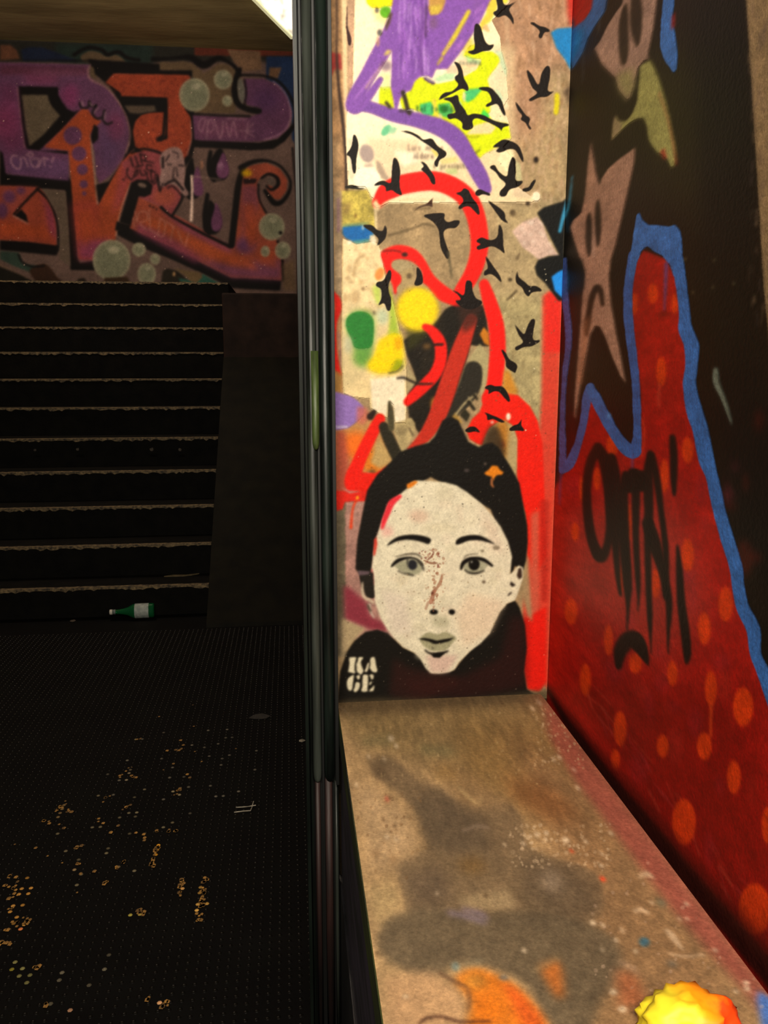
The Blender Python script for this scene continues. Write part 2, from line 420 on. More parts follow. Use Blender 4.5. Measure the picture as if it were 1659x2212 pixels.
# grey printed silhouettes at the lower left of the poster
o_(792,332,15,20, '#9c8278', 3, ang=-.3); f([(788,355),(802,352),(808,362),(786,364)], '#c0a68e', 3)
f([(812,345),(822,352),(832,372),(842,388),(838,392),(822,385),(814,370)], '#a68a6c', 3)
f([(775,362),(808,362),(822,382),(815,398),(800,404),(770,402),(762,388)], '#fff6dc', 3)
f([(768,395),(766,408),(802,408),(798,400)], '#fff6dc', 2)
l([(748,404,7),(764,404,9),(776,408,5),(786,407,3)], '#1f1a12', None, 1.4, rough=.5)

# --- purple spray
PU = '#8a56b6'
pu = P.newpart('purple_spray_line')
l([(768,224,36),(800,232,26),(850,249,30),(900,260,32),(950,276,38),(985,300,40),(1014,342,34),(1036,380,34),(1049,408,26)], '#8052ae', None, 2.2, part=pu)
l([(900,-60,50),(872,20,44),(846,72,40),(818,122,38),(792,168,34),(770,208,36),(766,228,40)], PU, None, 2.2, part=pu)
l([(822,172,12),(802,200,18),(784,222,22)], PU, None, 3, part=pu)
f([(856,-60),(1090,-60),(1056,8),(1036,50),(1000,106),(966,150),(942,150),(933,170),(922,164),(908,166),(896,176),(888,196),(876,200),(864,214),(857,240),(853,240),(849,215),(844,190),(845,150),(846,110),(834,104),(840,60)], PU, 2, part=pu)
f([(846,110),(838,120),(828,120),(836,108)], '#d8c070', 2); o_(834,143,12,11, '#76506a', 4, op=.9); l([(822,146),(800,175),(790,190)], '#c4a296', 5, 3, op=.75)
f([(925,-30),(958,-30),(962,4),(955,24),(944,32),(930,34),(924,20)], '#c99a4e', 3); f([(930,14),(954,10),(948,30),(930,32)], '#d6b848', 3)
l([(957,118,7),(985,74,10),(1012,26,9)], '#dcc93a', None, 2)
l([(945,140,4),(954,126,8)], '#b89c50', None, 3)
o_(936,50,9,14, '#7a5480', 5, op=.8); o_(1030,12,10,16, '#8a5aa8', 5, op=.5)
l([(766,214),(790,184),(814,150)], '#bd7fe0', 3, 1.5, op=.8)
for _ in range(130):
    x = g.uniform(862, 925); y = g.uniform(-20, 130); l([(x, y), (x+g.uniform(-2, 2), y+g.uniform(15, 60))], g.choice(['#b478dc', '#6c3c98', '#a868d0', '#7a48a8', '#c49ae4']), g.uniform(1.5, 4), 1.2, smooth=False, op=.6)
for _ in range(26):
    t = g.uniform(0, 1); x = 1045-75*t+g.uniform(-12, 18); y = 5+110*t; l([(x, y), (x-9, y+16)], g.choice(['#c07cdc', '#7c4fa8', '#a86cc8']), g.uniform(2, 5), 1.5, smooth=False, op=.5)
l([(911,-20,6),(912,60,5),(908,120,5),(912,160,7)], '#6c3c90', None, 2.5, op=.7); l([(920,10,4),(919,80,5)], '#4c2a58', None, 2, op=.7)
f([(840,30),(848,28),(842,52),(832,70),(832,55)], '#584030', 2, op=.9)
l([(870,200),(875,215),(880,235),(884,245)], '#33261c', 9, 1.4); l([(834,222),(842,232)], '#3c3418', 7, 1.5); l([(865,240),(890,240)], '#3e2c40', 8, 3, op=.7)
o_(820,71,5,7, '#2a1c18', 2); o_(816,90,4,12, '#c09078', 3, op=.8)
l([(918,170),(928,176),(936,180)], '#4c2c5c', 7, 2.2)

# --- olive and blue patches, torn paper
f([(736,412),(795,410),(806,440),(812,490),(800,500),(738,492)], '#c2ae50', 2, mott=.4)
f([(738,440),(762,436),(755,462),(740,466)], '#8e7440', 5, op=.7); o_(768,466,3,5, '#8a6c30', 1.5)
f([(722,415),(738,412),(740,640),(724,640)], '#a89070', 2, mott=.3); l([(731,430),(731,500)], '#8a6478', 6, 3, op=.7)
TP = 'torn'
torn = [(740,515),(770,528),(806,522),(818,528),(826,560),(830,585),(836,620),(848,650),(858,690),(864,720),(872,760),(878,800),(879,860),(876,915),(852,914),(850,876),(842,868),(838,905),(820,895),(800,882),(798,862),(760,858),(742,850),(738,780),(738,640)]
f(torn, '#ecd29a', 0.8, mask=TP, mott=.12)
for _ in range(46):
    x = g.uniform(745, 822); y = g.uniform(530, 690); o_(x, y, g.uniform(2, 7), g.uniform(2, 10), g.choice(['#c8a66e', '#d8b67c', '#b89058', '#f6e2b0']), 3, op=.55)
l([(764,595,7),(768,570,5),(776,556,6),(786,553,6)], '#b08c54', None, 3, op=.7); o_(784,624,4,4, '#8c6c3c', 2); o_(768,640,10,14, '#b8935e', 4, op=.6); o_(808,676,4,5, '#7c6440', 2)
f([(742,720),(790,720),(790,800),(742,850)], '#d4c08c', 7, op=.7)
f([(800,820),(874,812),(876,912),(852,912),(850,878),(838,872),(834,900),(804,884)], '#f6e8c8', 2.5, mott=.08)
l([(795,408,4),(806,428,5),(811,448,4),(812,495,4)], '#f6e0b0', None, 1); l([(822,540,4),(827,570,4)], '#f8ecc4', None, 1); l([(864,715,4),(871,752,5),(876,790,5)], '#f0d47c', None, 1)
f([(740,490),(760,486),(782,485),(800,494),(808,506),(800,516),(780,522),(762,522),(746,514),(740,505)], '#1668b4', 2.2, part='blue_spray_patch')
f([(760,520),(795,516),(800,522),(770,527)], '#4c9c9c', 3, op=.8); f([(738,484),(780,480),(800,480),(790,487),(745,490)], '#7c9460', 3, op=.7)
o_(784,492,2,5, '#d8d8d0', 1.5); f([(798,508),(808,508),(814,520),(808,530),(800,522)], '#eee2c4', 2); o_(755,524,5,4, '#f6eed4', 1.5)
# greens and yellows below
o_(820,592,9,14, '#ee8a1c', 3, ang=.4); f([(803,620),(822,612),(822,660),(812,655)], '#b8d040', 5, op=.9)
o_(826,684,14,18, '#b6c8a4', 6, op=.85)
f([(840,612),(846,640),(856,680),(862,730),(838,730),(842,690)], '#a4c020', 4)
f([(774,672),(800,675),(808,700),(806,740),(800,785),(780,792),(764,780),(764,748),(752,720),(748,700),(755,680)], '#5c9a2c', 9, smooth=True)
gp = P.newpart('green_spray_patch')
f([(778,673),(795,678),(806,692),(807,720),(800,750),(768,752),(758,732),(748,708),(748,690),(760,677)], '#2c8234', 2, smooth=True, part=gp)
o_(752,745,8,20, '#b8bc9c', 6, op=.8)
yp = P.newpart('yellow_spray_patch')
f([(818,735),(850,718),(866,724),(872,770),(862,800),(840,806),(818,808),(796,800),(792,785),(806,770)], '#f8da04', 7, part=yp)
o_(860,742,9,14, '#f0b000', 4, op=.9); f([(855,775),(872,778),(870,795),(842,806),(848,792)], '#98a408', 4, op=.9); l([(840,806),(858,802),(870,790)], '#4a4410', 4, 2, op=.8); o_(800,700,1,1,'#2c8234',1)

# --- the dark spray shape above the portrait
dk = P.newpart('black_spray_shape')
BK = '#201a12'
f([(890,722),(925,712),(945,690),(962,668),(985,655),(1000,650),(1044,660),(1052,690),(1056,730),(1058,748),(1036,748),(1016,745),(1010,770),(990,830),(984,860),(1000,868),(960,905),(905,935),(884,905),(880,868),(900,826),(893,800),(880,770),(872,735)], BK, 3, part=dk, mott=.3)
f([(878,785),(898,818),(890,850),(878,850)], '#b2a074', 2); f([(1016,770),(1036,742),(1055,765),(1057,860),(1040,868),(1036,840),(1020,830),(1008,800)], '#b4a678', 2)
f([(876,906),(888,902),(897,915),(896,935),(872,978),(866,978),(852,935),(852,915)], '#baa676', 2, mott=.2); o_(866,930,14,12, '#8c7c58', 4, op=.8); l([(884,925),(892,940)], '#4a3c2c', 4, 2, op=.8)
l([(1022,800,40),(1016,830,46),(1000,862,40),(984,885,26),(964,912,16)], '#2c2820', None, 2, part=dk)
f([(1045,706),(1056,720),(1058,748),(1046,742),(1036,722)], '#dc8420', 3, op=.9)
f([(968,912),(984,890),(1000,914)], '#b08a40', 2, op=.9); l([(1028,852),(1005,870),(985,895)], '#a89870', 5, 1.5); l([(1012,858),(1026,880)], '#a89870', 3, 1.2)
l([(1023,852),(1030,862)], '#2a2418', 6, 1.4); l([(1012,868),(1024,884)], '#2a2418', 7, 1.4); f([(1004,882),(1016,896),(1008,912),(992,896)], '#2e2a1c', 1.5)
f([(906,818),(920,838),(905,860),(880,852)], '#2a2419', 2); o_(938,872,8,14, '#c07c28', 4, op=.85)
o_(922,748,9,6, '#8c6430', 4, op=.7); f([(878,700),(930,718),(900,745),(880,760)], '#3c3c10', 8, op=.7)
# --- red spray lines
RD = '#fb1a12'
r1 = P.newpart('red_spray_line')
l([(816,438,24),(836,414,40),(870,399,42),(930,391,42),(975,403,42),(1010,430,42),(1028,468,40),(1036,520,38),(1031,560,36),(1018,595,34),(998,626,30),(985,644,20)], RD, None, 1.6, part=r1)
f([(804,440),(812,430),(822,446),(816,458)], '#e8d0a0', 1.5)
r2 = P.newpart('red_spray_line')
f([(823,546),(850,531),(876,531),(900,541),(918,562),(935,592),(955,612),(985,634),(1004,652),(990,662),(965,655),(945,645),(925,620),(912,608),(912,590),(903,575),(886,563),(866,560),(848,565),(846,578),(860,590),(868,600),(866,612),(858,620),(856,634),(852,634),(848,616),(842,602),(834,588),(828,570)], RD, 1.4, smooth=True, part=r2)
l([(828,543),(848,541),(866,544)], '#5c1a10', 4, 2, op=.8); o_(874,550,7,5, '#3c1a14', 2.2)
o_(869,575,22,13, '#b09c74', 2, ang=.3); f([(868,586),(888,578),(895,590),(893,612),(880,620),(862,632),(858,624),(868,608)], '#b29a6c', 2); o_(884,596,6,6, '#5c4a34', 3, op=.8)
y3 = P.newpart('yellow_spray_patch')
f(ellipse(902, 668, 45, 47), '#fee010', 8, part=y3)
r3 = P.newpart('red_spray_line')
l([(1046,614,22),(1057,650,30),(1071,700,34),(1075,750,34),(1072,800,34),(1067,838,34),(1060,862,40)], RD, None, 1.6, part=r3)
r5 = P.newpart('red_spray_line')
l([(1018,690,26),(996,750,36),(976,808,38),(958,862,40),(941,905,36),(915,945,26),(884,970,8)], '#c8301e', None, 2, part=r5)
f([(985,650),(1042,660),(1030,700),(1000,720)], '#3a2018', 8, op=.75)
r4 = P.newpart('red_spray_line')
l([(918,706,14),(934,716,22),(950,740,26),(952,775,26),(941,806,26),(920,830,26),(897,852,24),(880,868,18)], '#f41c12', None, 1.4, part=r4)
r6 = P.newpart('red_spray_line')
f([(730,900),(800,895),(830,905),(852,950),(848,1000),(800,1075),(725,1075)], '#c88c4c', 8, op=.7)
o_(768,962,34,30, '#f47420', 12); o_(806,998,22,28, '#e47c1e', 9); f([(724,930),(745,930),(755,1000),(760,1070),(724,1070)], '#b4503c', 7, op=.9)
f([(822,950),(846,985),(842,1000),(820,1012),(800,1000),(812,960)], '#c4a468', 5); o_(804,1020,9,6, '#4c4228', 4, op=.8); o_(795,1025,6,5,'#b8a078',3)
l([(720,632,6),(728,648,14),(730,668,14),(723,700,9),(723,750,9),(727,790,12),(733,808,8)], '#ee2014', None, 1.4, part='red_spray_line')
f([(724,800),(738,806),(738,855),(722,855)], '#b0803c', 3, op=.8)
pv = P.newpart('purple_spray_patch')
f([(716,852),(745,852),(768,862),(786,882),(782,900),(762,918),(745,926),(716,922)], '#9474c0', 3, smooth=True, part=pv); f([(772,878),(792,880),(800,900),(785,918),(770,912)], '#c86a5c', 5, op=.8); l([(726,922),(750,922)], '#ded4e4', 4, 2, op=.8)
l([(820,905,24),(797,950,26),(774,1000,28),(762,1040,36),(776,1062,30),(800,1052,28)], '#f41e10', None, 1.6, part=r6)
f([(780,1020),(812,1022),(840,1005),(838,1018),(800,1078),(770,1070)], '#f0200f', 2, part=r6)
f([(724,1060),(790,1062),(800,1082),(745,1084),(740,1100),(726,1104)], '#e8281a', 2, part=r6); l([(772,1075,6),(762,1100,4),(758,1140,6)], '#e8401c', None, 1.2); o_(772,1075,3,4,'#ffb020',1.2)
f([(735,1052),(755,1060),(782,1061),(755,1066)], '#c88078', 1.5)
l([(800,900,16),(808,890,10)], '#2c1c14', None, 2)
bs = P.newpart('black_spray_line')
l([(829,922,22),(840,948,26),(856,982,26),(866,1000,28)], '#2a261a', None, 1.5, part=bs); l([(841,868,6),(844,895,13),(845,925,13)], '#4c4630', None, 2.2, part=bs)
rb = P.newpart('red_spray_band')
f([(1172,640),(1188,628),(1215,640),(1215,1490),(1176,1478),(1165,1494),(1138,1488),(1130,1450),(1128,1340),(1136,1240),(1140,1120),(1160,1000),(1170,860)], '#dc4430', 5, part=rb)
f([(1178,640),(1190,630),(1212,645),(1212,760),(1178,760)], '#ee2a20', 4, op=.9)
f([(1062,852),(1090,846),(1118,853),(1145,878),(1162,910),(1172,960),(1176,1070),(1180,1200),(1160,1240),(1140,1200),(1135,1110),(1118,1060),(1116,1000),(1118,950),(1110,922),(1092,908),(1075,912),(1058,924),(1050,940),(1042,962),(1030,958),(1014,948),(1008,930),(1020,905),(1036,890),(1045,866)], '#f3200f', 2.5, part=rb)
f([(1146,1110),(1166,1100),(1164,1300),(1156,1360),(1146,1330)], '#cf6048', 6, op=.9); f([(1166,1080),(1186,1080),(1182,1300),(1170,1300)], '#b02418', 5, op=.7)
f([(1128,1340),(1180,1310),(1180,1470),(1165,1494),(1140,1488),(1128,1430)], '#ee1e10', 5, part=rb)
f([(1125,1225),(1140,1200),(1146,1280),(1150,1345),(1140,1330),(1128,1290)], '#a8966e', 4, op=.9)
f([(1080,912),(1105,918),(1116,950),(1116,1010),(1110,1030),(1098,1000),(1084,970),(1078,940)], '#b8a272', 3); f([(1070,915),(1092,905),(1100,925),(1092,990),(1086,1000),(1074,955)], '#bc7420', 6, op=.85); o_(1085,960,6,9,'#8c3c14',4,op=.8)
f([(1088,800),(1100,800),(1120,850),(1100,852),(1085,845)], '#d68c28', 5, op=.9)

# --- left background of the portrait
f([(742,1265),(756,1270),(790,1300),(800,1330),(828,1345),(840,1365),(800,1360),(745,1338)], '#8e3442', 6)
f([(738,1335),(790,1358),(770,1378),(745,1410),(738,1440)], '#b8a27c', 4)
l([(726,1400),(727,1500)], '#9c8c68', 3, 2)

# --- portrait
f([(1040,962),(1050,935),(1060,918),(1076,922),(1086,950),(1092,985),(1050,985)], '#3a2a18', 6, op=.9)
pt = P.newpart('stencilled_portrait', 'black and cream stencil of a face with short dark hair')
HR = '#14110d'
f([(768,1229),(769,1205),(772,1167),(783,1109),(793,1060),(814,1026),(846,996),(865,976),(897,964),(927,956),(940,942),(948,925),(956,908),(975,900),(990,908),(1000,930),(1011,954),(1034,966),(1048,960),(1062,956),(1076,966),(1088,985),(1104,1010),(1122,1044),(1130,1089),(1139,1135),(1140,1170),(1136,1210),(1130,1232),(1112,1222),(1105,1245),(1100,1225),(1060,1100),(930,1030),(850,1080),(812,1160),(803,1230),(808,1292),(790,1290),(783,1275),(777,1240)], HR, 1.6, part=pt)
f([(735,1450),(750,1407),(765,1385),(789,1365),(816,1360),(838,1368),(870,1398),(905,1415),(935,1454),(980,1448),(1010,1410),(1056,1368),(1080,1320),(1096,1303),(1112,1297),(1122,1312),(1134,1350),(1138,1400),(1132,1450),(1138,1488),(1165,1508),(1180,1520),(1180,1560),(700,1560),(730,1500)], '#15120e', 3.5, part=pt)
f([(1104,1330),(1135,1335),(1138,1480),(1110,1490),(1000,1510),(900,1500),(860,1470),(1000,1460),(1080,1420)], '#3c1412', 14, op=.55)
f([(850,1420),(880,1440),(1000,1470),(900,1525),(840,1500)], '#3a1814', 12, op=.6)
f([(720,1515),(820,1508),(1000,1512),(1190,1490),(1190,1560),(720,1570)], '#51442f', 9, op=.85)
FC = '#ebe2c6'
face = [(889,1042),(901,1038),(931,1039),(961,1042),(985,1048),(1009,1063),(1039,1087),(1061,1111),(1082,1139),(1097,1169),(1106,1202),(1103,1229),(1101,1241),(1109,1234),(1120,1221),(1130,1226),(1129,1250),(1122,1272),(1118,1284),(1112,1297),(1094,1304),(1079,1322),(1067,1347),(1058,1368),(1039,1389),(1015,1407),(1003,1419),(991,1431),(982,1446),(970,1452),(950,1455),(931,1454),(919,1443),(907,1422),(895,1410),(871,1398),(850,1377),(838,1362),(822,1335),(810,1301),(806,1265),(803,1226),(807,1193),(813,1163),(822,1133),(838,1090),(859,1072),(880,1054)]
fp = P.newpart('painted_face')
f(face, FC, 1.3, part=fp, mott=.05)
for _ in range(120):
    x = g.uniform(825, 1095); y = g.uniform(1060, 1420)
    if ((x-955)/135)**2+((y-1240)/190)**2 > 1: continue
    o_(x, y, g.uniform(4, 18), g.uniform(4, 14), g.choice(['#d8cfae', '#f6eed4', '#dcd2b8', '#e6d2b8', '#f2e6c6']), 5, op=.35)
f([(822,1270),(880,1290),(890,1370),(845,1370)], '#e0cfc0', 12, op=.6); f([(1010,1280),(1090,1300),(1060,1365),(1000,1400),(985,1330)], '#ecd2b4', 12, op=.7); f([(920,1415),(990,1415),(965,1453),(930,1453)], '#dcb8aa', 6, op=.8)
f([(1030,1085),(1070,1130),(1095,1200),(1060,1190)], '#e8d0b8', 12, op=.5)
o_(948,1140,38,10,'#ddd2b0',8,op=.5); o_(905,1115,20,14,'#e0b8a0',8,op=.6); o_(960,1065,20,18,'#d6ccae',8,op=.6)
l([(864,1072,8),(846,1086,14),(838,1104,13),(830,1124,11),(826,1140,8)], '#f23440', None, 2.5); f([(824,1140),(845,1136),(850,1155),(826,1160)], '#ecaaa0', 7, op=.7); f([(808,1165),(813,1160),(815,1175),(810,1200),(806,1200)], '#d84030', 2); l([(803,1230),(806,1262)], '#d06060', 3, 1.5)
f([(878,1046),(896,1038),(903,1041),(890,1052),(880,1056)], '#e8801c', 1.5)
INK = '#0e0b08'
f([(836,1178),(848,1166),(865,1158),(890,1155),(915,1158),(930,1164),(929,1172),(924,1175),(912,1171),(895,1167),(875,1166),(855,1170),(843,1176)], INK, 1.2, smooth=True)
f([(985,1176),(987,1166),(1003,1158),(1030,1156),(1050,1163),(1070,1176),(1060,1173),(1035,1167),(1012,1168),(996,1174)], INK, 1.2, smooth=True)
l([(854,1203,2),(880,1197,4),(900,1197,4),(911,1205,3)], '#4c4438', None, 1.2, op=.85); l([(1001,1208,2),(1010,1199,3),(1032,1196,2)], '#5c5446', None, 1.2, op=.85)
f([(852,1222),(866,1212),(890,1207),(906,1213),(914,1228),(905,1240),(885,1242),(865,1234)], '#a8a68a', 2.5)
f([(998,1222),(1012,1212),(1035,1209),(1055,1220),(1042,1234),(1020,1238),(1004,1232)], '#aeac90', 2.5)
o_(891,1220,10,11, '#23232a', 1.5); l([(846,1223,4),(858,1212,8),(874,1206,6),(890,1205,4),(903,1210,4),(912,1220,5)], INK, None, 1.2); l([(903,1212,4),(911,1220,5),(915,1231,4)], '#4a463c', None, 1.4)
l([(860,1233,3),(870,1238,3),(882,1240,5),(893,1243,4)], '#3c382e', None, 1.6, op=.85); l([(880,1207,3),(880,1220,2)], '#2c2a28', None, 1.2)
o_(1024,1219,12,13, INK, 1.4); l([(996,1229,5),(1000,1217,8),(1012,1209,9),(1028,1206,7),(1046,1210,8),(1063,1222,5)], INK, None, 1.2)
l([(1004,1231,3),(1014,1237,5),(1030,1238,5),(1046,1232,3)], '#3c382e', None, 1.6)
o_(1019,1214,2,2,'#d8d8cc',1)
o_(937,1322,9,6, INK, 1.5); o_(976,1322,7,6, INK, 1.5); f([(935,1332),(968,1332),(972,1352),(945,1356),(932,1348)], '#b9b496', 6, op=.8); o_(958,1300,10,12,'#d8d0b4',6,op=.6)
f([(908,1378),(925,1366),(945,1370),(962,1365),(985,1377),(978,1388),(962,1404),(935,1406),(914,1394)], '#a9a583', 3.5, smooth=True)
f([(902,1380),(918,1378),(934,1381),(944,1384),(958,1381),(982,1377),(970,1385),(950,1390),(938,1391),(925,1385)], INK, 1.2)
l([(918,1404,3),(926,1410,4),(936,1412,5),(946,1413,8),(958,1410,6),(968,1406,3)], '#27221a', None, 1.4); f([(930,1412),(960,1410),(950,1421),(936,1420)], INK, 1.6); o_(935,1400,2,2,'#4a4436',1)
for pts, c in (([(925,1187,3),(937,1192,4),(930,1204,5),(922,1210,3)], '#7c4434'), ([(915,1210,3),(930,1216,5),(945,1216,3)], '#8c5c44'), ([(955,1240,3),(952,1256,7),(945,1268,6),(938,1278,6)], '#a8765a'), ([(938,1276,8),(934,1290,9),(930,1302,8)], '#ac7058'), ([(925,1300,5),(920,1315,6)], '#c09a80')):
    l(pts, c, None, 2.4, op=.75, rough=.5)
P.speck(60, (915,1185,962,1320), '#9c6448', 1.2, 4.0, .6, 61); P.speck(26, (905,1190,950,1225), '#7c3c30', 1, 3, .6, 62); o_(934,1281,3,3,'#5c2c20',1.2); o_(1045,1257,4,3, '#5c4c3c', 1.5); o_(1072,1183,8,5,'#6c604c',2.5,op=.7); o_(1042,1190,4,3,'#8a8068',2)
P.speck(60, (850,1230,1090,1400), '#a08a6a', .8, 2.2, .6, 3); P.speck(26, (960,1060,1080,1180), '#9a927c', .8, 1.8, .6, 4); P.speck(45, (800,970,1120,1130), '#4c463e', .8, 2.4, .5, 5); P.speck(22, (850,1390,1120,1500), '#6c5c50', .8, 2.2, .6, 6)
# ears
f([(1120,1228),(1126,1226),(1128,1246),(1122,1252),(1116,1244)], '#3a2820', 1.5); f([(1104,1256),(1114,1264),(1106,1268),(1101,1262)], '#2a201c', 1.2); l([(1098,1286),(1104,1280)], '#2a201c', 3, 1.2)
f([(776,1240),(806,1236),(809,1290),(792,1292),(784,1278)], '#241f1a', 1.4); f([(772,1232),(800,1234),(796,1241),(776,1243)], '#77606a', 2, op=.8)
l([(783,1258,3),(783,1276,6),(788,1290,7),(800,1297,6),(806,1302,5)], '#d8c2a8', None, 1.3); l([(798,1306,6),(801,1322,4),(808,1334,3)], '#c8b8a8', None, 1.5)
l([(795,1308),(800,1320)], '#4c3c30', 4, 2)
# orange drip in the hair
f([(1045,1022),(1056,1014),(1062,1006),(1074,1006),(1080,1015),(1088,1020),(1084,1026),(1074,1026),(1068,1032),(1066,1040),(1062,1030),(1050,1026)], '#e8861a', 1.3, part='orange_paint_splash'); l([(1062,1034,4),(1062,1046,5),(1066,1052,3)], '#c07440', None, 1.3); o_(1048,1002,3,3,'#6a5a50',1.5); o_(1008,1016,6,4,'#584c4c',3,op=.7)
# stencilled letters K A / G E
KC = '#ece2c2'
sc = 0.0603
def kk(pts): return [(735+a*sc, 1400+b*sc) for a, b in pts]
for poly in ([(310,350),(360,318),(540,320),(580,350),(545,460),(520,600),(510,780),(545,860),(510,910),(380,880),(270,850),(300,740),(325,560),(320,430)],
             [(640,340),(690,315),(800,315),(825,360),(760,440),(735,500),(755,600),(800,720),(835,820),(790,900),(735,960),(660,900),(590,850),(580,700),(570,560),(630,460)],
             [(1010,500),(1045,540),(1030,620),(1000,760),(960,850),(900,860),(865,820),(910,740),(950,600)],
             [(1085,350),(1150,315),(1230,320),(1260,450),(1280,600),(1330,780),(1310,860),(1240,880),(1130,830),(1070,740),(1040,700),(1075,620),(1065,450)],
             [(480,950),(495,1010),(470,1130),(450,1290),(440,1420),(400,1520),(330,1530),(260,1450),(230,1320),(240,1180),(280,1080),(380,1000)],
             [(600,980),(680,950),(715,1010),(690,1110),(640,1140),(590,1060),(565,1010)],
             [(540,1240),(610,1205),(700,1240),(700,1380),(650,1500),(560,1580),(490,1560),(470,1500),(520,1400)],
             [(810,960),(880,940),(990,960),(1000,1100),(990,1300),(970,1470),(990,1540),(880,1570),(770,1550),(745,1500),(790,1400),(790,1200)],
             [(1030,970),(1120,930),(1200,960),(1190,1080),(1150,1130),(1100,1100),(1080,1030)],
             [(1100,1180),(1130,1200),(1120,1280),(1060,1330),(1020,1280)],
             [(1200,1330),(1225,1380),(1190,1530),(1100,1550),(1020,1540),(1080,1460),(1150,1400)]):
    f(kk(poly), KC, 1.1, part='stencilled_letter')

# --- black stencilled arrow shapes near the corner
f([(1106,500),(1128,480),(1160,468),(1172,480),(1185,520),(1210,556),(1186,552),(1165,562),(1148,548),(1130,535)], '#d2b2a2', 2.5, mott=.15)
for _ in range(26): o_(g.uniform(1125,1190), g.uniform(480,550), g.uniform(2,6), g.uniform(2,5), g.choice(['#f0dccc','#a88c7c','#c8a898']), 2, op=.5)
f([(1160,460),(1175,448),(1216,435),(1260,430),(1260,640),(1216,640),(1213,560),(1190,515),(1178,490)], '#111110', 1.4, part='black_spray_shape')
f([(1155,578),(1162,562),(1185,554),(1260,550),(1260,650),(1206,650),(1178,612),(1160,595)], '#111110', 1.4, part='black_spray_shape')
f([(1191,598),(1204,588),(1226,582),(1260,590),(1260,640),(1214,644),(1198,628)], '#2292f4', 2.5, part='blue_spray_patch')
l([(1232,380,3),(1225,430,6),(1216,470,8),(1209,500,7)], '#3a96c4', None, 1.6)
f([(1226,-60),(1300,-60),(1300,60),(1234,62),(1228,30)], '#d01f18', 6, part='red_spray_patch')
f([(1190,70),(1204,62),(1250,60),(1250,160),(1238,152),(1220,128),(1202,104)], '#1f82c6', 3, part='blue_spray_patch')
l([(1203,206),(1203,225),(1201,243)], '#e2d414', 10, 2.2)
f([(1215,200),(1240,180),(1240,230),(1225,215)], '#3a2a20', 5, op=.7)
o_(1158,345,5,7,'#20140e',2); o_(1108,460,6,7,'#3a2a1c',3,op=.8)
# lower lip of the poster
l([(820,446,3),(845,434,6),(880,432,7),(960,432,7)], '#f2d8a4', None, 1.2, mask=PO); l([(1035,420,6),(1062,430,9),(1110,432,11),(1146,432,11),(1160,422,12)], '#f4dcac', None, 1.2, mask=PO); o_(1158,425,9,11, '#ffeccb', 1.5, mask=PO); o_(1140,440,5,4,'#2c1e14',1.5)
l([(1080,438),(1130,441)], '#5c4c34', 3, 1.5, op=.7)
f([(1128,470),(1112,452),(1100,470)], '#8a7450', 4, op=.5)

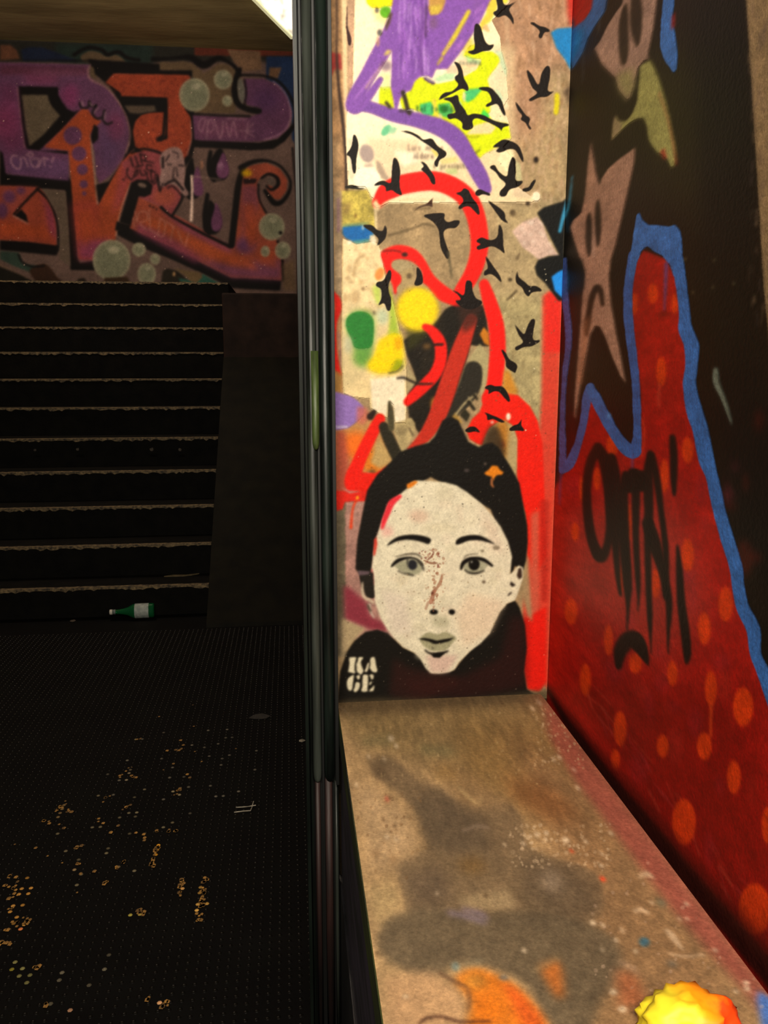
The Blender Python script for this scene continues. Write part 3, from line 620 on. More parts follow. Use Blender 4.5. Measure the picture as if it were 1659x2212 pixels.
# --- birds, one by one
BI = '#160e0a'
birds = [
 [(1070,-10),(1082,-10),(1088,10),(1100,10),(1120,0),(1106,12),(1100,22),(1108,38),(1110,55),(1102,42),(1090,33),(1075,38),(1064,28),(1075,20)],
 [(1143,50),(1152,48),(1165,56),(1178,59),(1189,68),(1176,70),(1169,83),(1163,78),(1166,68),(1155,57)],
 [(1027,52),(1036,56),(1042,72),(1048,90),(1056,98),(1068,95),(1060,108),(1042,112),(1022,118),(1009,112),(1025,106),(1023,75)],
 [(1138,150),(1150,163),(1163,184),(1170,160),(1180,143),(1188,146),(1187,170),(1183,197),(1200,196),(1190,203),(1180,209),(1165,210),(1146,219),(1143,214),(1161,201),(1150,190),(1141,168)],
 [(1112,217),(1122,230),(1135,248),(1145,256),(1142,268),(1149,280),(1142,278),(1135,265),(1124,258),(1128,250),(1118,236)],
 [(978,133),(990,137),(998,150),(1002,170),(1011,186),(1010,198),(998,192),(982,200),(966,208),(954,214),(945,218),(958,202),(976,198),(990,184),(983,174),(982,166),(990,160),(986,145)],
 [(1032,191),(1048,188),(1062,192),(1074,205),(1083,218),(1090,240),(1092,252),(1085,246),(1074,226),(1062,228),(1050,232),(1050,226),(1062,218),(1054,200),(1042,196)],
 [(955,214),(975,210),(988,206),(992,222),(1004,238),(1010,250),(1022,246),(1045,250),(1070,262),(1098,268),(1100,272),(1086,276),(1083,287),(1078,278),(1056,266),(1030,256),(1020,262),(1022,275),(1010,282),(998,278),(998,266),(984,256),(970,258),(966,248),(984,244),(980,232),(972,220)],
 [(1063,319),(1080,305),(1092,302),(1110,308),(1122,318),(1129,336),(1131,353),(1124,342),(1113,324),(1098,322),(1086,328),(1076,330),(1070,326),(1080,318)],
 [(1057,362),(1068,357),(1076,370),(1094,382),(1098,362),(1106,340),(1113,345),(1114,368),(1114,390),(1130,391),(1120,403),(1100,410),(1092,424),(1080,424),(1080,414),(1092,398),(1080,386),(1070,372)],
 [(1128,408),(1142,404),(1148,394),(1158,387),(1152,402),(1144,412),(1130,414)],
 [(983,418),(996,414),(1002,407),(1012,412),(1020,428),(1032,443),(1036,464),(1028,460),(1016,447),(1004,446),(993,452),(990,448),(1000,436),(996,424)],
 [(1026,418),(1034,409),(1048,414),(1058,418),(1058,424),(1044,420),(1032,424)],
 [(1052,432),(1066,440),(1080,450),(1090,460),(1092,474),(1101,484),(1085,476),(1074,462),(1062,446)],
 [(1078,484),(1086,500),(1087,530),(1091,549),(1080,540),(1064,532),(1048,536),(1032,540),(1030,532),(1040,528),(1028,522),(1040,513),(1056,518),(1070,516),(1076,504)],
 [(1048,552),(1058,565),(1068,578),(1080,596),(1084,612),(1078,606),(1068,596),(1058,592),(1046,596),(1046,586),(1054,578)],
 [(1118,582),(1120,598),(1132,608),(1144,618),(1158,618),(1171,628),(1155,630),(1146,634),(1142,641),(1134,634),(1128,622),(1116,612),(1114,600)],
 [(1110,696),(1120,710),(1132,722),(1138,708),(1148,690),(1156,692),(1152,715),(1152,734),(1167,735),(1160,742),(1148,748),(1130,750),(1116,757),(1113,750),(1130,740),(1120,722)],
 [(1007,607),(1019,609),(1021,628),(1029,645),(1042,652),(1034,662),(1018,668),(998,664),(983,650),(996,648),(988,636),(974,626),(988,630),(1002,638)],
 [(1082,754),(1092,762),(1100,776),(1112,783),(1118,792),(1114,806),(1124,818),(1112,806),(1094,793),(1092,778)],
 [(1046,838),(1058,831),(1070,834),(1083,834),(1092,842),(1100,858),(1100,869),(1088,858),(1078,847),(1066,846),(1054,852),(1056,843)],
 [(1044,889),(1060,896),(1075,902),(1092,912),(1080,912),(1065,905),(1053,908),(1052,898)],
 [(1100,926),(1110,919),(1119,916),(1128,903),(1126,918),(1133,930),(1118,930),(1102,931)],
 [(1004,930),(1016,922),(1028,923),(1038,935),(1026,932),(1012,934)],
 [(850,342),(858,346),(864,368),(863,390),(864,408),(869,422),(856,418),(846,411),(832,416),(828,424),(834,408),(825,400),(806,402),(818,393),(830,391),(844,396),(846,370)],
 [(907,349),(918,353),(928,366),(938,382),(940,399),(932,396),(925,382),(915,372),(908,366),(916,360)],
 [(862,283),(884,284),(902,292),(914,302),(932,300),(945,316),(964,330),(960,340),(949,346),(944,362),(937,352),(947,334),(930,318),(912,306),(890,292)],
 [(888,463),(903,447),(922,440),(930,432),(945,418),(934,432),(934,448),(926,444),(905,450)],
 [(914,466),(936,461),(960,461),(959,473),(968,480),(982,476),(994,478),(984,492),(966,494),(958,504),(963,526),(970,548),(966,560),(952,534),(948,500),(940,484),(928,474)],
 [(783,487),(802,486),(814,496),(827,499),(831,485),(836,497),(832,515),(820,528),(812,532),(818,518),(804,502)],
 [(842,582),(845,600),(840,612),(840,630),(845,648),(843,670),(836,671),(829,655),(816,661),(823,645),(822,625),(812,618),(815,610),(828,606)],
 [(900,576),(910,588),(913,612),(895,616),(900,598)],
 [(764,290),(772,302),(774,318),(770,342),(768,374),(762,372),(757,342),(748,334),(754,326),(760,312)],
]
for i, b in enumerate(birds):
    f(b, BI if i not in (27,) else '#4a3226', 1.3, rough=.25, smooth=True, part='stencilled_bird')
l([(968,545,7),(972,572,4),(976,600,3)], '#4c4632', None, 2, op=.8)
l([(840,508,4),(870,500,3),(900,490,3),(915,484,4),(930,486,4),(938,490,3)], '#5c4c34', None, 1.4)
l([(1095,648,3),(1104,640,4),(1116,628,4)], '#4c3e2a', None, 1.4, part='stencilled_bird'); o_(1102,604,5,4,'#4c3e2a',2); l([(1116,560,5),(1122,548,4)], '#5c4a34', None, 2, op=.8)
l([(936,745),(956,744)], '#201410', 5, 1.6); l([(858,817,4),(872,816,5),(890,824,5),(905,829,5),(934,829,4)], '#2a2016', None, 1.4)
l([(893,452),(930,449)], '#4a3a26', 3, 1.4, op=.7)
o_(1098,900,5,8, '#fff4dc', 1.4); o_(1063,912,4,3,'#f0c0b0',1.5)
o_(1084,690,1,1, '#201410', 1)
P.speck(16, (1080,560,1190,960), '#f0e2c0', 1, 2.4, .8, 9); P.speck(50, (1050,640,1200,900), '#7c6a48', 1, 2.6, .5, 10)
P.speck(420, (745,-10,1200,1490), '#4a3826', .7, 1.7, .45, 31); P.speck(260, (745,-10,1200,1490), '#f2e4c4', .7, 1.5, .35, 32)
P.mottle(0.06, 5, 21); P.mottle(0.06, 2.4, 22)

m_pillar = painted_mat('painted_plaster', 0.80, rough=0.6, bump=0.45, bscale=140, dist=0.0015, mott=0.10, mscale=220, spec=0.14)
EP, EQ = boxdata(XL+0.0005, XC+0.35, 1.603, 2.15, 0.0, 4.3)
hm = np.zeros((P.ny, P.nx), np.float32)
for k in (PO, TP):
    if k in P.mask: hm[P.mask[k]] = 0.0011
wall_mid = P.mesh('wall_middle', m_pillar, extra=(EP, EQ, '#6a5a44')); tag(wall_mid, kind='structure')
P.build_parts(m_pillar, wall_mid, hmap=hm)
m_paper = painted_mat('painted_paper', 0.80, rough=0.45, bump=0.15, bscale=60, dist=0.001, mott=0.04, mscale=60)
for key, nm, lb in ((PO, 'poster', 'large cream poster sprayed purple and yellow, pasted at the top of the pillar'), (TP, 'paper_strip', 'torn beige paper strip pasted on the pillar below the blue patch')):
    cells = P.mask[key][:-1, :-1]
    o = P.mesh(nm, m_paper, cells, 0.0011); tag(o, lb, 'poster' if nm == 'poster' else 'paper')
    md = o.modifiers.new('edge', 'SOLIDIFY'); md.thickness = 0.0009; md.offset = -1; md.use_rim_only = True

# ================================================================== RIGHT WALL (x = XC)
inv = np.linspace(1/1.6, 1/0.70, 400)
us = np.concatenate([[-1.2], np.sort(1/inv)])
vs = np.concatenate([np.arange(ZL-0.055, 2.115, 0.00125), [2.9]])
W = Canvas(0, XC, us, vs, '#1a130d')
f = W.fill; l = W.line; o_ = W.oval
f([(1380,100),(1500,100),(1560,500),(1400,420)], '#26220f', 30, op=.8)
f([(1480,-200),(1620,-200),(1640,600),(1700,1300),(1600,1200),(1520,700)], '#13110e', 22, op=.9)
f([(1230,300),(1300,300),(1290,800),(1215,800)], '#201814', 12)
f([(1215,200),(1250,200),(1240,560),(1205,560)], '#14130f', 6)
# bare concrete beyond the painting
f([(1612,-900),(1612,0),(1617,80),(1626,220),(1638,420),(1650,620),(1664,760),(1690,900),(2600,900),(2600,-900)], '#8a7050', 1.6, part='bare_concrete_patch')
for _ in range(70):
    x = g.uniform(1618, 1668); y = g.uniform(-10, 700); l([(x, y), (x+g.uniform(-4, 4), y+g.uniform(6, 40))], g.choice(['#6a5040', '#a08060', '#5c4a48', '#7c6450']), g.uniform(2, 6), 2, smooth=False, op=.45)
# pale letter shapes
TN = '#a88474'
s1 = W.newpart('pale_letter_shape')
f([(1356,-60),(1345,8),(1330,28),(1312,56),(1296,90),(1284,104),(1292,122),(1302,142),(1320,160),(1330,168),(1336,192),(1345,204),(1354,216),(1362,212),(1368,190),(1374,168),(1380,142),(1388,140),(1388,132),(1404,128),(1400,120),(1412,60),(1420,0),(1424,-60)], TN, 1.6, part=s1)
f([(1383,142),(1404,130),(1412,142),(1424,170),(1436,210),(1446,250),(1454,290),(1460,320),(1462,345),(1458,358),(1450,362),(1442,345),(1432,335),(1420,330),(1408,316),(1400,300),(1397,272),(1390,256),(1378,256),(1360,266),(1340,284),(1322,302),(1325,270),(1330,248),(1336,262),(1352,262),(1366,246),(1376,220),(1380,180)], '#a29c5c', 1.8, part=s1)
f([(1330,160),(1366,150),(1374,180),(1362,213),(1352,214),(1336,190)], '#98925a', 7, op=.8)
f([(1325,248),(1345,270),(1340,284),(1322,302)], '#9c8468', 3, op=.8)
l([(1424,200,3),(1444,260,3),(1458,330,4),(1462,355,6)], '#8c3020', None, 2.5, op=.7); f([(1426,325),(1436,322),(1442,345),(1432,342)], '#9c2c20', 3, op=.85)
f([(1348,12),(1356,14),(1358,60),(1358,110),(1352,138),(1344,140),(1340,130),(1337,100),(1338,50)], '#30241a', 1.8, smooth=True); f([(1372,-60),(1380,-30),(1388,20),(1386,70),(1380,98),(1372,95),(1362,55),(1364,0)], '#30241a', 1.8, smooth=True)
s2 = W.newpart('pale_letter_shape')
f([(1276,305),(1282,335),(1288,375),(1296,402),(1300,385),(1314,364),(1334,346),(1373,318),(1371,350),(1360,400),(1344,470),(1330,530),(1320,560),(1316,600),(1320,650),(1330,710),(1342,770),(1352,828),(1340,812),(1322,770),(1308,730),(1296,706),(1286,704),(1276,722),(1268,760),(1258,810),(1250,860),(1243,905),(1240,900),(1242,850),(1248,780),(1254,700),(1258,640),(1264,590),(1252,556),(1240,520),(1232,490),(1238,476),(1256,460),(1264,420),(1270,350)], '#b08672', 1.6, part=s2)
o_(1273,507,8,48, '#2e2018', 1.6); o_(1292,482,7,52, '#2e2018', 1.6); f([(1282,470),(1286,520),(1284,560),(1279,550),(1280,500)], '#b49080', 1.5)
l([(1302,658,8),(1298,630,12),(1290,620,12),(1280,640,13),(1274,668,12),(1269,700,13),(1267,722,8)], '#2e2018', None, 1.6)
f([(1262,690),(1276,680),(1258,830),(1248,830)], '#a46c4c', 5, op=.6)
# corner colours
f([(1180,-60),(1296,-60),(1290,2),(1276,30),(1262,50),(1240,62),(1215,65)], '#aa1c18', 2.5, part='red_spray_patch')
f([(1215,62),(1240,60),(1264,42),(1278,20),(1290,-60),(1322,-60),(1308,24),(1286,56),(1270,84),(1262,110),(1248,134),(1236,152),(1215,150)], '#3464a6', 2.5, part='blue_spray_patch')
f([(1240,70),(1262,60),(1250,110),(1236,130)], '#2a74b4', 5, op=.8)
l([(1236,380,3),(1229,440,6),(1220,470,5)], '#3a92bc', None, 1.6)
f([(1195,578),(1226,582),(1230,610),(1222,642),(1195,640)], '#2486e0', 2.5)
f([(1224,560),(1258,560),(1262,620),(1240,650),(1226,640)], '#14120f', 4, op=.9)
l([(1448,-40,22),(1442,40,26),(1444,95,36),(1450,126,30),(1456,150,12)], '#3f70ba', None, 2, rough=.4, part='blue_spray_line'); f([(1452,30),(1459,30),(1458,62),(1450,60)], '#8c2420', 2.5)
# red field
rf = W.newpart('red_spray_field')
f([(1100,1010),(1218,1022),(1236,990),(1250,940),(1262,880),(1275,850),(1290,880),(1310,925),(1340,962),(1368,990),(1384,970),(1384,850),(1370,740),(1360,650),(1368,575),(1390,540),(1440,560),(1466,610),(1474,700),(1488,780),(1496,860),(1510,930),(1530,1010),(1548,1090),(1566,1170),(1590,1260),(1620,1360),(1650,1460),(1700,1620),(2100,2700),(1900,2500),(1100,1480)], '#a81a12', 1.4, part=rf, mott=.1)
f([(1190,1100),(1420,1060),(1500,1180),(1530,1330),(1420,1420),(1280,1330),(1200,1240)], '#b23a30', 40, op=.75)
f([(1240,1440),(1640,1480),(1680,2100),(1500,1900),(1320,1640)], '#86100c', 34, op=.8)
f([(1185,1040),(1225,1040),(1215,1480),(1185,1480)], '#c02416', 8, op=.5)
f([(1300,1340),(1360,1400),(1440,1620),(1380,1620),(1300,1500)], '#901814', 22, op=.6)
for _ in range(120):
    x = g.uniform(1200, 1640); y = g.uniform(900, 2050)
    o_(x, y, g.uniform(5, 22), g.uniform(8, 40), g.choice(['#b83a30', '#8e120e', '#c03020', '#9c2018', '#a83048']), 7, op=.22)
for _ in range(50):
    t = g.uniform(0, 1); x = 1225+420*t+g.uniform(0, 40); y = 1480+540*t+g.uniform(-30, 10); l([(x, y), (x+g.uniform(15, 45), y+g.uniform(25, 60))], g.choice(['#b83a40', '#70100e', '#c04a38', '#a42c38']), g.uniform(2, 5), 2, smooth=False, op=.4)
# orange drops
OR = '#e2440f'
for x, y, rx, ry in ((1411,634,11,22),(1371,656,8,24),(1458,656,8,22),(1429,803,11,32),(1323,962,13,24),(1290,1034,8,25),(1486,972,13,28),(1436,1028,10,36),(1257,1056,5,28),(1243,1149,8,20),(1359,1127,7,40),(1342,1252,5,28),(1417,1261,9,32),(1486,1199,14,35),(1234,1321,14,28),(1315,1383,10,33),(1522,1358,14,35),(1568,1305,16,38),(1373,1433,14,22),(1265,1468,12,35),(1453,1455,11,27),(1536,1487,13,38),(1606,1527,22,42),(1340,1574,14,38),(1432,1612,13,25),(1522,1612,16,30),(1586,1679,15,36),(1478,1776,26,50),(1631,1964,35,56),(1660,1783,14,40),(1330,1640,10,22)):
    o_(x, y, rx, ry, OR, 3.0, op=.8, part='orange_paint_drop')
l([(1425,830,6),(1423,860,5),(1424,880,4)], '#c83c28', None, 2); l([(1537,1520,8),(1536,1560,6),(1536,1590,6)], '#d04018', None, 2); l([(1388,905),(1392,940),(1386,985)], '#d83c20', 6, 3, op=.7)
o_(1434,678,12,6,'#5c120e',4,op=.8)
# blue outline
BL = '#3a6cb8'
bo = W.newpart('blue_spray_outline')
def bline(p, c=BL): l(p, c, None, 1.4, part=bo, rough=.35, mott=.12)
bline([(1220,560,10),(1221,640,14),(1227,700,15),(1228,750,14),(1221,800,12),(1217,860,11),(1215,930,14),(1216,985,16),(1216,1012,18)], '#42579a')
bline([(1214,1018,14),(1232,1000,22),(1250,955,17),(1262,905,17),(1268,862,20),(1275,836,20)], '#3c5ca4')
bline([(1275,838,20),(1288,862,24),(1306,898,24),(1330,940,24),(1352,968,28),(1366,976,30)], '#3a68b4')
bline([(1372,975,28),(1377,940,18),(1376,880,18),(1373,820,18),(1366,760,20),(1358,690,20),(1357,640,20),(1362,590,20),(1368,550,20)], '#3a62ae')
f([(1358,600),(1364,540),(1370,500),(1374,468),(1380,458),(1388,474),(1400,486),(1424,487),(1446,490),(1458,484),(1470,500),(1474,530),(1474,590),(1456,600),(1446,570),(1430,552),(1412,544),(1398,532),(1386,542),(1376,570),(1370,600)], '#3e70bc', 1.5, part=bo, rough=.4, mott=.2)
bline([(1464,560,26),(1474,630,24),(1479,680,24),(1481,712,30),(1494,745,32),(1494,790,26),(1490,830,28),(1498,880,34),(1514,930,34),(1524,985,34),(1538,1030,26),(1548,1075,28),(1556,1110,26),(1570,1160,28),(1590,1225,28),(1595,1265,26),(1604,1310,28),(1628,1360,30),(1632,1410,24),(1648,1450,26),(1676,1530,28),(1720,1640,30),(1780,1800,30)])
l([(1440,570,10),(1438,620,7),(1436,670,4)], '#5a4a90', None, 2.5, op=.7); l([(1368,985,6),(1366,1010,4),(1368,1035,3)], '#5a4a8c', None, 2, op=.7); l([(1212,1020,5),(1210,1060,4),(1209,1090,3)], '#5a4a90', None, 2, op=.7); o_(1316,898,4,7,'#5c98e0',2,op=.8)
# black lettering
LT = '#191410'
def tagl(p): l(p, LT, None, 2.2, part=lt, op=.95)
lt = W.newpart('painted_lettering', 'thin black spray lettering')
tagl([(1292,966,20),(1276,1000,20),(1268,1050,19),(1270,1110,20),(1279,1165,21),(1297,1204,24),(1312,1180,18),(1319,1130,20),(1318,1060,26),(1308,1000,26),(1292,966,20)])
lt = W.newpart('painted_lettering')
tagl([(1320,992,26),(1325,1040,34),(1328,1110,34),(1330,1170,18),(1335,1240,12),(1341,1285,7)]); tagl([(1338,1100,22),(1348,1180,20),(1356,1260,20),(1357,1310,8),(1355,1360,4)])
tagl([(1351,1024,14),(1347,1080,20),(1352,1150,16),(1356,1230,13)]); tagl([(1372,1022,20),(1374,1080,18),(1374,1160,14),(1378,1240,12),(1380,1290,6),(1378,1320,3)]); f([(1345,1030),(1362,1012),(1395,1018),(1400,1060),(1345,1066)], LT, 3, part=lt)
lt = W.newpart('painted_lettering')
tagl([(1405,980,14),(1400,1030,22),(1402,1100,20),(1400,1170,16),(1401,1250,13),(1404,1330,12),(1406,1380,5),(1407,1412,3)])
tagl([(1408,984,16),(1420,1040,16),(1428,1100,13),(1438,1180,13),(1440,1250,14),(1446,1310,14),(1444,1370,7),(1444,1412,3)]); tagl([(1400,1130,26),(1416,1180,26),(1432,1240,16),(1440,1290,14)])
lt = W.newpart('painted_lettering')
tagl([(1453,945,14),(1456,985,17),(1456,1030,15),(1457,1068,8)])
lt = W.newpart('painted_lettering')
tagl([(1464,1180,6),(1468,1230,14),(1472,1300,18),(1480,1360,20),(1485,1410,18),(1484,1430,10)])
lt = W.newpart('painted_lettering')
tagl([(1337,1440,14),(1340,1410,28),(1352,1388,36),(1368,1382,40),(1384,1398,30),(1396,1424,14),(1400,1436,4)])
l([(1546,800,12),(1548,828,14),(1562,860,10),(1574,895,7),(1580,915,4)], '#6c7468', None, 2, part='grey_paint_drip')
for x, y in ((1540,620),(1585,612),(1497,632),(1543,562),(1480,560)): o_(x, y, 3, 3, '#8c7c50', 1.5, op=.7)
l([(1260,110),(1259,175)], '#506078', 2, 1.4, op=.7); l([(1296,35),(1293,70)], '#8090a0', 2, 1.4, op=.6)
# shade of the groove between wall and ledge, painted on as dark lines
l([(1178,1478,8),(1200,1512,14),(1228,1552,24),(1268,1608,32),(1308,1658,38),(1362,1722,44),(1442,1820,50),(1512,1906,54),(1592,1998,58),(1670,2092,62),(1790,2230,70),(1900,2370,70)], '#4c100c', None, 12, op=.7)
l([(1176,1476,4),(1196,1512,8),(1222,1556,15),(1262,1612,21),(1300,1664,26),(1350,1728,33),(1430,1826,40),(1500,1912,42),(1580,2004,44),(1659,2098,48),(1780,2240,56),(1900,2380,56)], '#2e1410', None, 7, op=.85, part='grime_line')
W.mottle(0.12, 30, 33); W.mottle(0.10, 12, 31); W.mottle(0.12, 3, 32)
m_wall = painted_mat('painted_wall_paint', 0.92, rough=0.5, bump=0.5, bscale=150, dist=0.0014, mott=0.30, mscale=420, spec=0.10)
EP, EQ = boxdata(XC+0.003, XC+0.4, -1.2, 1.603, 0.0, 2.9)
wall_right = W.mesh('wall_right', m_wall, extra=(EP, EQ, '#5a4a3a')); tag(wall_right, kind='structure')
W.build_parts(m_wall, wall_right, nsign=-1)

# ================================================================== LEDGE TOP (z = ZL)
us = np.linspace(XL+0.0015, 0.5118, 325)
inv = np.linspace(1/1.599, 1/0.56, 480)
vs = np.concatenate([[-1.19], np.sort(1/inv)])
Lg = Canvas(2, ZL, us, vs, '#b09066')
f = Lg.fill; l = Lg.line; o_ = Lg.oval
f([(700,1500),(1240,1480),(1280,1640),(1000,1680),(760,1600)], '#8c744c', 22, op=.9)
f([(980,1560),(1240,1580),(1400,1760),(1300,1860),(1140,1760),(1000,1700)], '#86683c', 30, op=.8)
f([(1100,1600),(1300,1660),(1600,2100),(1700,2400),(1200,2400),(1250,2000)], '#8e6c4a', 34, op=.85)
Lg.mottle(0.14, 30, 41); Lg.mottle(0.12, 8, 42)
f([(1180,1490),(1210,1540),(1290,1650),(1400,1780),(1500,1905),(1659,2105),(1760,2230),(1700,2260),(1600,2130),(1450,1960),(1330,1800),(1240,1680),(1185,1590)], '#a04c42', 9, op=.75, part='red_overspray')
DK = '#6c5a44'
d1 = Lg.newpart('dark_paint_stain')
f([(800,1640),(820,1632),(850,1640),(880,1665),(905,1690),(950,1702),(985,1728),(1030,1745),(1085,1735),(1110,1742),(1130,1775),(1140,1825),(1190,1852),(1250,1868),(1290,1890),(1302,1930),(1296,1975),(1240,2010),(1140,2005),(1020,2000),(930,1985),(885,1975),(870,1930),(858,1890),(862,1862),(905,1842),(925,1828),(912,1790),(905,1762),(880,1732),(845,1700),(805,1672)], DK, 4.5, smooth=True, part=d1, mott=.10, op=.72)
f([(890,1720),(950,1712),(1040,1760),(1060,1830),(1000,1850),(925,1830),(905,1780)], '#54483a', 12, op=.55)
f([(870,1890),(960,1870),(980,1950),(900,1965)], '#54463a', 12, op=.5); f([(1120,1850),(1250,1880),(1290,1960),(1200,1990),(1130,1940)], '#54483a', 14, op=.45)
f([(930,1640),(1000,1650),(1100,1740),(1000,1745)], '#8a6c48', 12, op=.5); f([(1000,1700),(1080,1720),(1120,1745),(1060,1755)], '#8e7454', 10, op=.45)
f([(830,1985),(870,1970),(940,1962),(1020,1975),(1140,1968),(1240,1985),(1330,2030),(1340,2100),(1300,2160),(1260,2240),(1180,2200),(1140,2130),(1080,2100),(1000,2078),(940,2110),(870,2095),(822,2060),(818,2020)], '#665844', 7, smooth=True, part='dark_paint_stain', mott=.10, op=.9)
o_(822,1668,16,13, '#5a4834', 6, op=.8); f([(778,1594),(850,1588),(850,1608),(785,1610)], '#6c6444', 7, op=.7); f([(905,1612),(990,1616),(970,1632),(910,1628)], '#6e6c4a', 7, op=.6)
f([(988,1945),(1030,1930),(1100,1922),(1112,1945),(1110,1962),(1050,1966),(1000,1958)], '#a48c68', 5, op=.9); o_(1192,1905,22,26, '#94806a', 9, op=.8)
l([(1000,1965,8),(1040,1975,10),(1052,1985,6)], '#84748c', None, 4, op=.8); l([(970,1972),(1000,1978),(1046,1992)], '#8c7c96', 9, 4, op=.8)
o_(1020,1870,30,18,'#7c5c30',9,op=.6); o_(960,1670,30,12,'#9a7640',9,op=.6); f([(1090,1680),(1180,1690),(1260,1760),(1200,1780),(1110,1730)], '#84522c', 16, op=.6)
l([(990,1700,5),(1010,1720,8),(1030,1735,6),(1040,1725,5)], '#b89c6c', None, 3, op=.7); l([(1000,1795),(1030,1785),(1055,1788)], '#a8907c', 5, 3, op=.7)
f([(770,1700),(800,1690),(880,1760),(900,1830),(850,1870),(800,1880),(790,1800)], '#c0a078', 12, op=.75); f([(790,1920),(850,1900),(870,1960),(830,1985),(812,2010)], '#b49a6c', 10, op=.7)
f([(830,2110),(930,2100),(1000,2140),(1010,2260),(840,2260)], '#c49a70', 9, op=.85)
op_ = Lg.newpart('orange_paint_stain')
f([(1000,2100),(1030,2092),(1080,2110),(1120,2135),(1160,2180),(1185,2230),(1170,2300),(1000,2300),(1012,2200),(1015,2160),(985,2120)], '#dd7a20', 6, smooth=True, part=op_); f([(1085,2120),(1120,2140),(1170,2195),(1180,2240),(1150,2250),(1120,2200)], '#e85a20', 8, op=.7); o_(1025,2120,26,18,'#c88a38',7,op=.8); o_(1060,2180,30,24,'#e87a18',8,op=.7)
f([(1165,2090),(1205,2072),(1215,2100),(1218,2150),(1205,2160),(1180,2120)], '#bc6c30', 7, part='orange_paint_stain'); l([(1150,2098),(1180,2085),(1208,2062)], '#a48c64', 6, 4, op=.8)
f([(1330,2100),(1370,2098),(1380,2120),(1400,2170),(1340,2180)], '#a05a38', 10, op=.8); l([(1340,2080,8),(1365,2090,10),(1376,2104,6)], '#b8987c', None, 4, op=.7)
l([(950,2102),(985,2122),(1012,2140),(1012,2180)], '#6c4c38', 6, 3, op=.75)
l([(905,2212,5),(920,2200,5),(950,2196,5),(975,2202,5),(1000,2208,5),(1060,2206,4)], '#3c2018', None, 2)
o_(984,2088,9,10,'#788a84',3,op=.8); l([(1000,2085),(1040,2078)], '#80806c', 8, 4, op=.6); o_(1088,2112,10,7,'#6c7070',3,op=.7)
o_(1392,2035,11,10,'#3f6c80',3,op=.9,part='blue_paint_spot'); o_(1428,1950,10,8,'#5c6c5c',4,op=.6); o_(1452,2082,9,7,'#5c6a70',4,op=.5)
f([(1640,2140),(1668,2160),(1720,2260),(1650,2240),(1634,2160)], '#5078c4', 4, part='blue_spray_patch')
WH = '#e8d0b0'
for x, y, r in ((1302,1899,6),(1235,1838,4)): o_(x, y, r, r*.9, '#ea4a28', 1.6)
for x, y, r in ((944,1930,4),(1132,2054,6),(1281,1994,7),(1302,1998,5),(1330,2031,5),(1373,2055,5),(1483,1953,5),(1468,1985,4),(1484,1985,4),(1545,2053,5),(1612,2124,7),(1614,2136,7),(1590,2142,5),(1325,2143,8),(1299,1870,5),(1320,1800,5),(1345,2180,9),(845,1595,7),(856,1611,5),(876,2153,5),(796,1634,4),(830,1640,4),(770,1695,4),(836,1808,5),(856,1812,5),(1090,1825,4),(1130,1822,5),(1222,1815,8),(1160,1803,6),(1180,1800,5),(1265,1818,5),(1196,1640,5),(1208,1636,5),(1240,1663,4),(1248,1702,5),(1195,1520,4),(1165,1518,5),(1150,1530,5),(1300,2052,4),(1408,1950,4)):
    o_(x, y, r, r*.8, WH, 1.6, op=.85)
for pts in ([(1440,2010,8),(1452,2022,14),(1466,2040,9),(1474,2050,5)], [(1380,1895,5),(1395,1888,12),(1410,1895,6)], [(1372,1968,9),(1385,1965,9),(1400,1972,6)], [(1342,2006,7),(1346,2014,6)], [(1296,1842,5),(1306,1848,4)], [(1445,2060,4),(1480,2066,5),(1520,2062,5)]):
    l(pts, '#dcbc98', None, 2.5, op=.8)
for x, y in ((828,1770),(852,1784),(775,1895),(1050,1935),(818,2190),(1085,1520),(815,2060)): o_(x, y, 4, 3.5, '#4a3420', 2, op=.85)
for x, y in ((812,1845),(850,1855),(835,1728)): o_(x, y, 9, 8, '#94704a', 5, op=.6)
o_(836,1726,5,5,'#c05848',2.5,op=.8)
Lg.speck(130, (1150,1500,1260,1660), '#cdb088', 1.2, 3.5, .6, 11); Lg.speck(120, (1100,1780,1320,1880), '#dcc09c', 1.5, 5, .5, 12); Lg.speck(160, (760,1520,1200,1700), '#c4a878', 1, 3, .45, 13); Lg.speck(90, (1280,1850,1650,2200), '#c8a890', 1.5, 5, .45, 14); Lg.speck(60, (770,1700,920,1900), '#7c5c3c', 1.2, 4, .5, 15)
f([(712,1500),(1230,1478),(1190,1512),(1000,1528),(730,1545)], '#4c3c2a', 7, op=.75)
Lg.mottle(0.12, 10, 44); Lg.mottle(0.11, 3, 43)
m_ledge = painted_mat('stained_concrete', 0.85, rough=0.62, bump=0.6, bscale=110, dist=0.002, mott=0.24, mscale=300, spec=0.25)
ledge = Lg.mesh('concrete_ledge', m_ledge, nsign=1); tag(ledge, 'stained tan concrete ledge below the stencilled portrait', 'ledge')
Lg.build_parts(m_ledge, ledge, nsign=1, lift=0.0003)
m_side = rough_mat('ledge_side_paint', '#141016', '#3a3040', 0.6, 14, 0.3, stretch=(1, 0.4, 3))
m_green = rough_mat('ledge_green_band', '#121608', '#3c4410', 0.55, 10, 0.3, stretch=(1, 0.5, 3))
m_black = rough_mat('ledge_black', '#0a0a0c', '#1a181c', 0.5, 20, 0.2)
box_obj('slab', (XL, 0.5112, -1.2, 1.6, ZL-0.06, ZL-0.0015), m_green, ledge, 0.0008)
box_obj('side_panel', (XL+0.006, XC, -1.2, 1.6, 0.36, ZL-0.062), m_side, ledge, 0.002)
box_obj('side_panel', (XL+0.001, XC, -1.2, 1.6, 0.0, 0.356), m_black, ledge, 0.002)

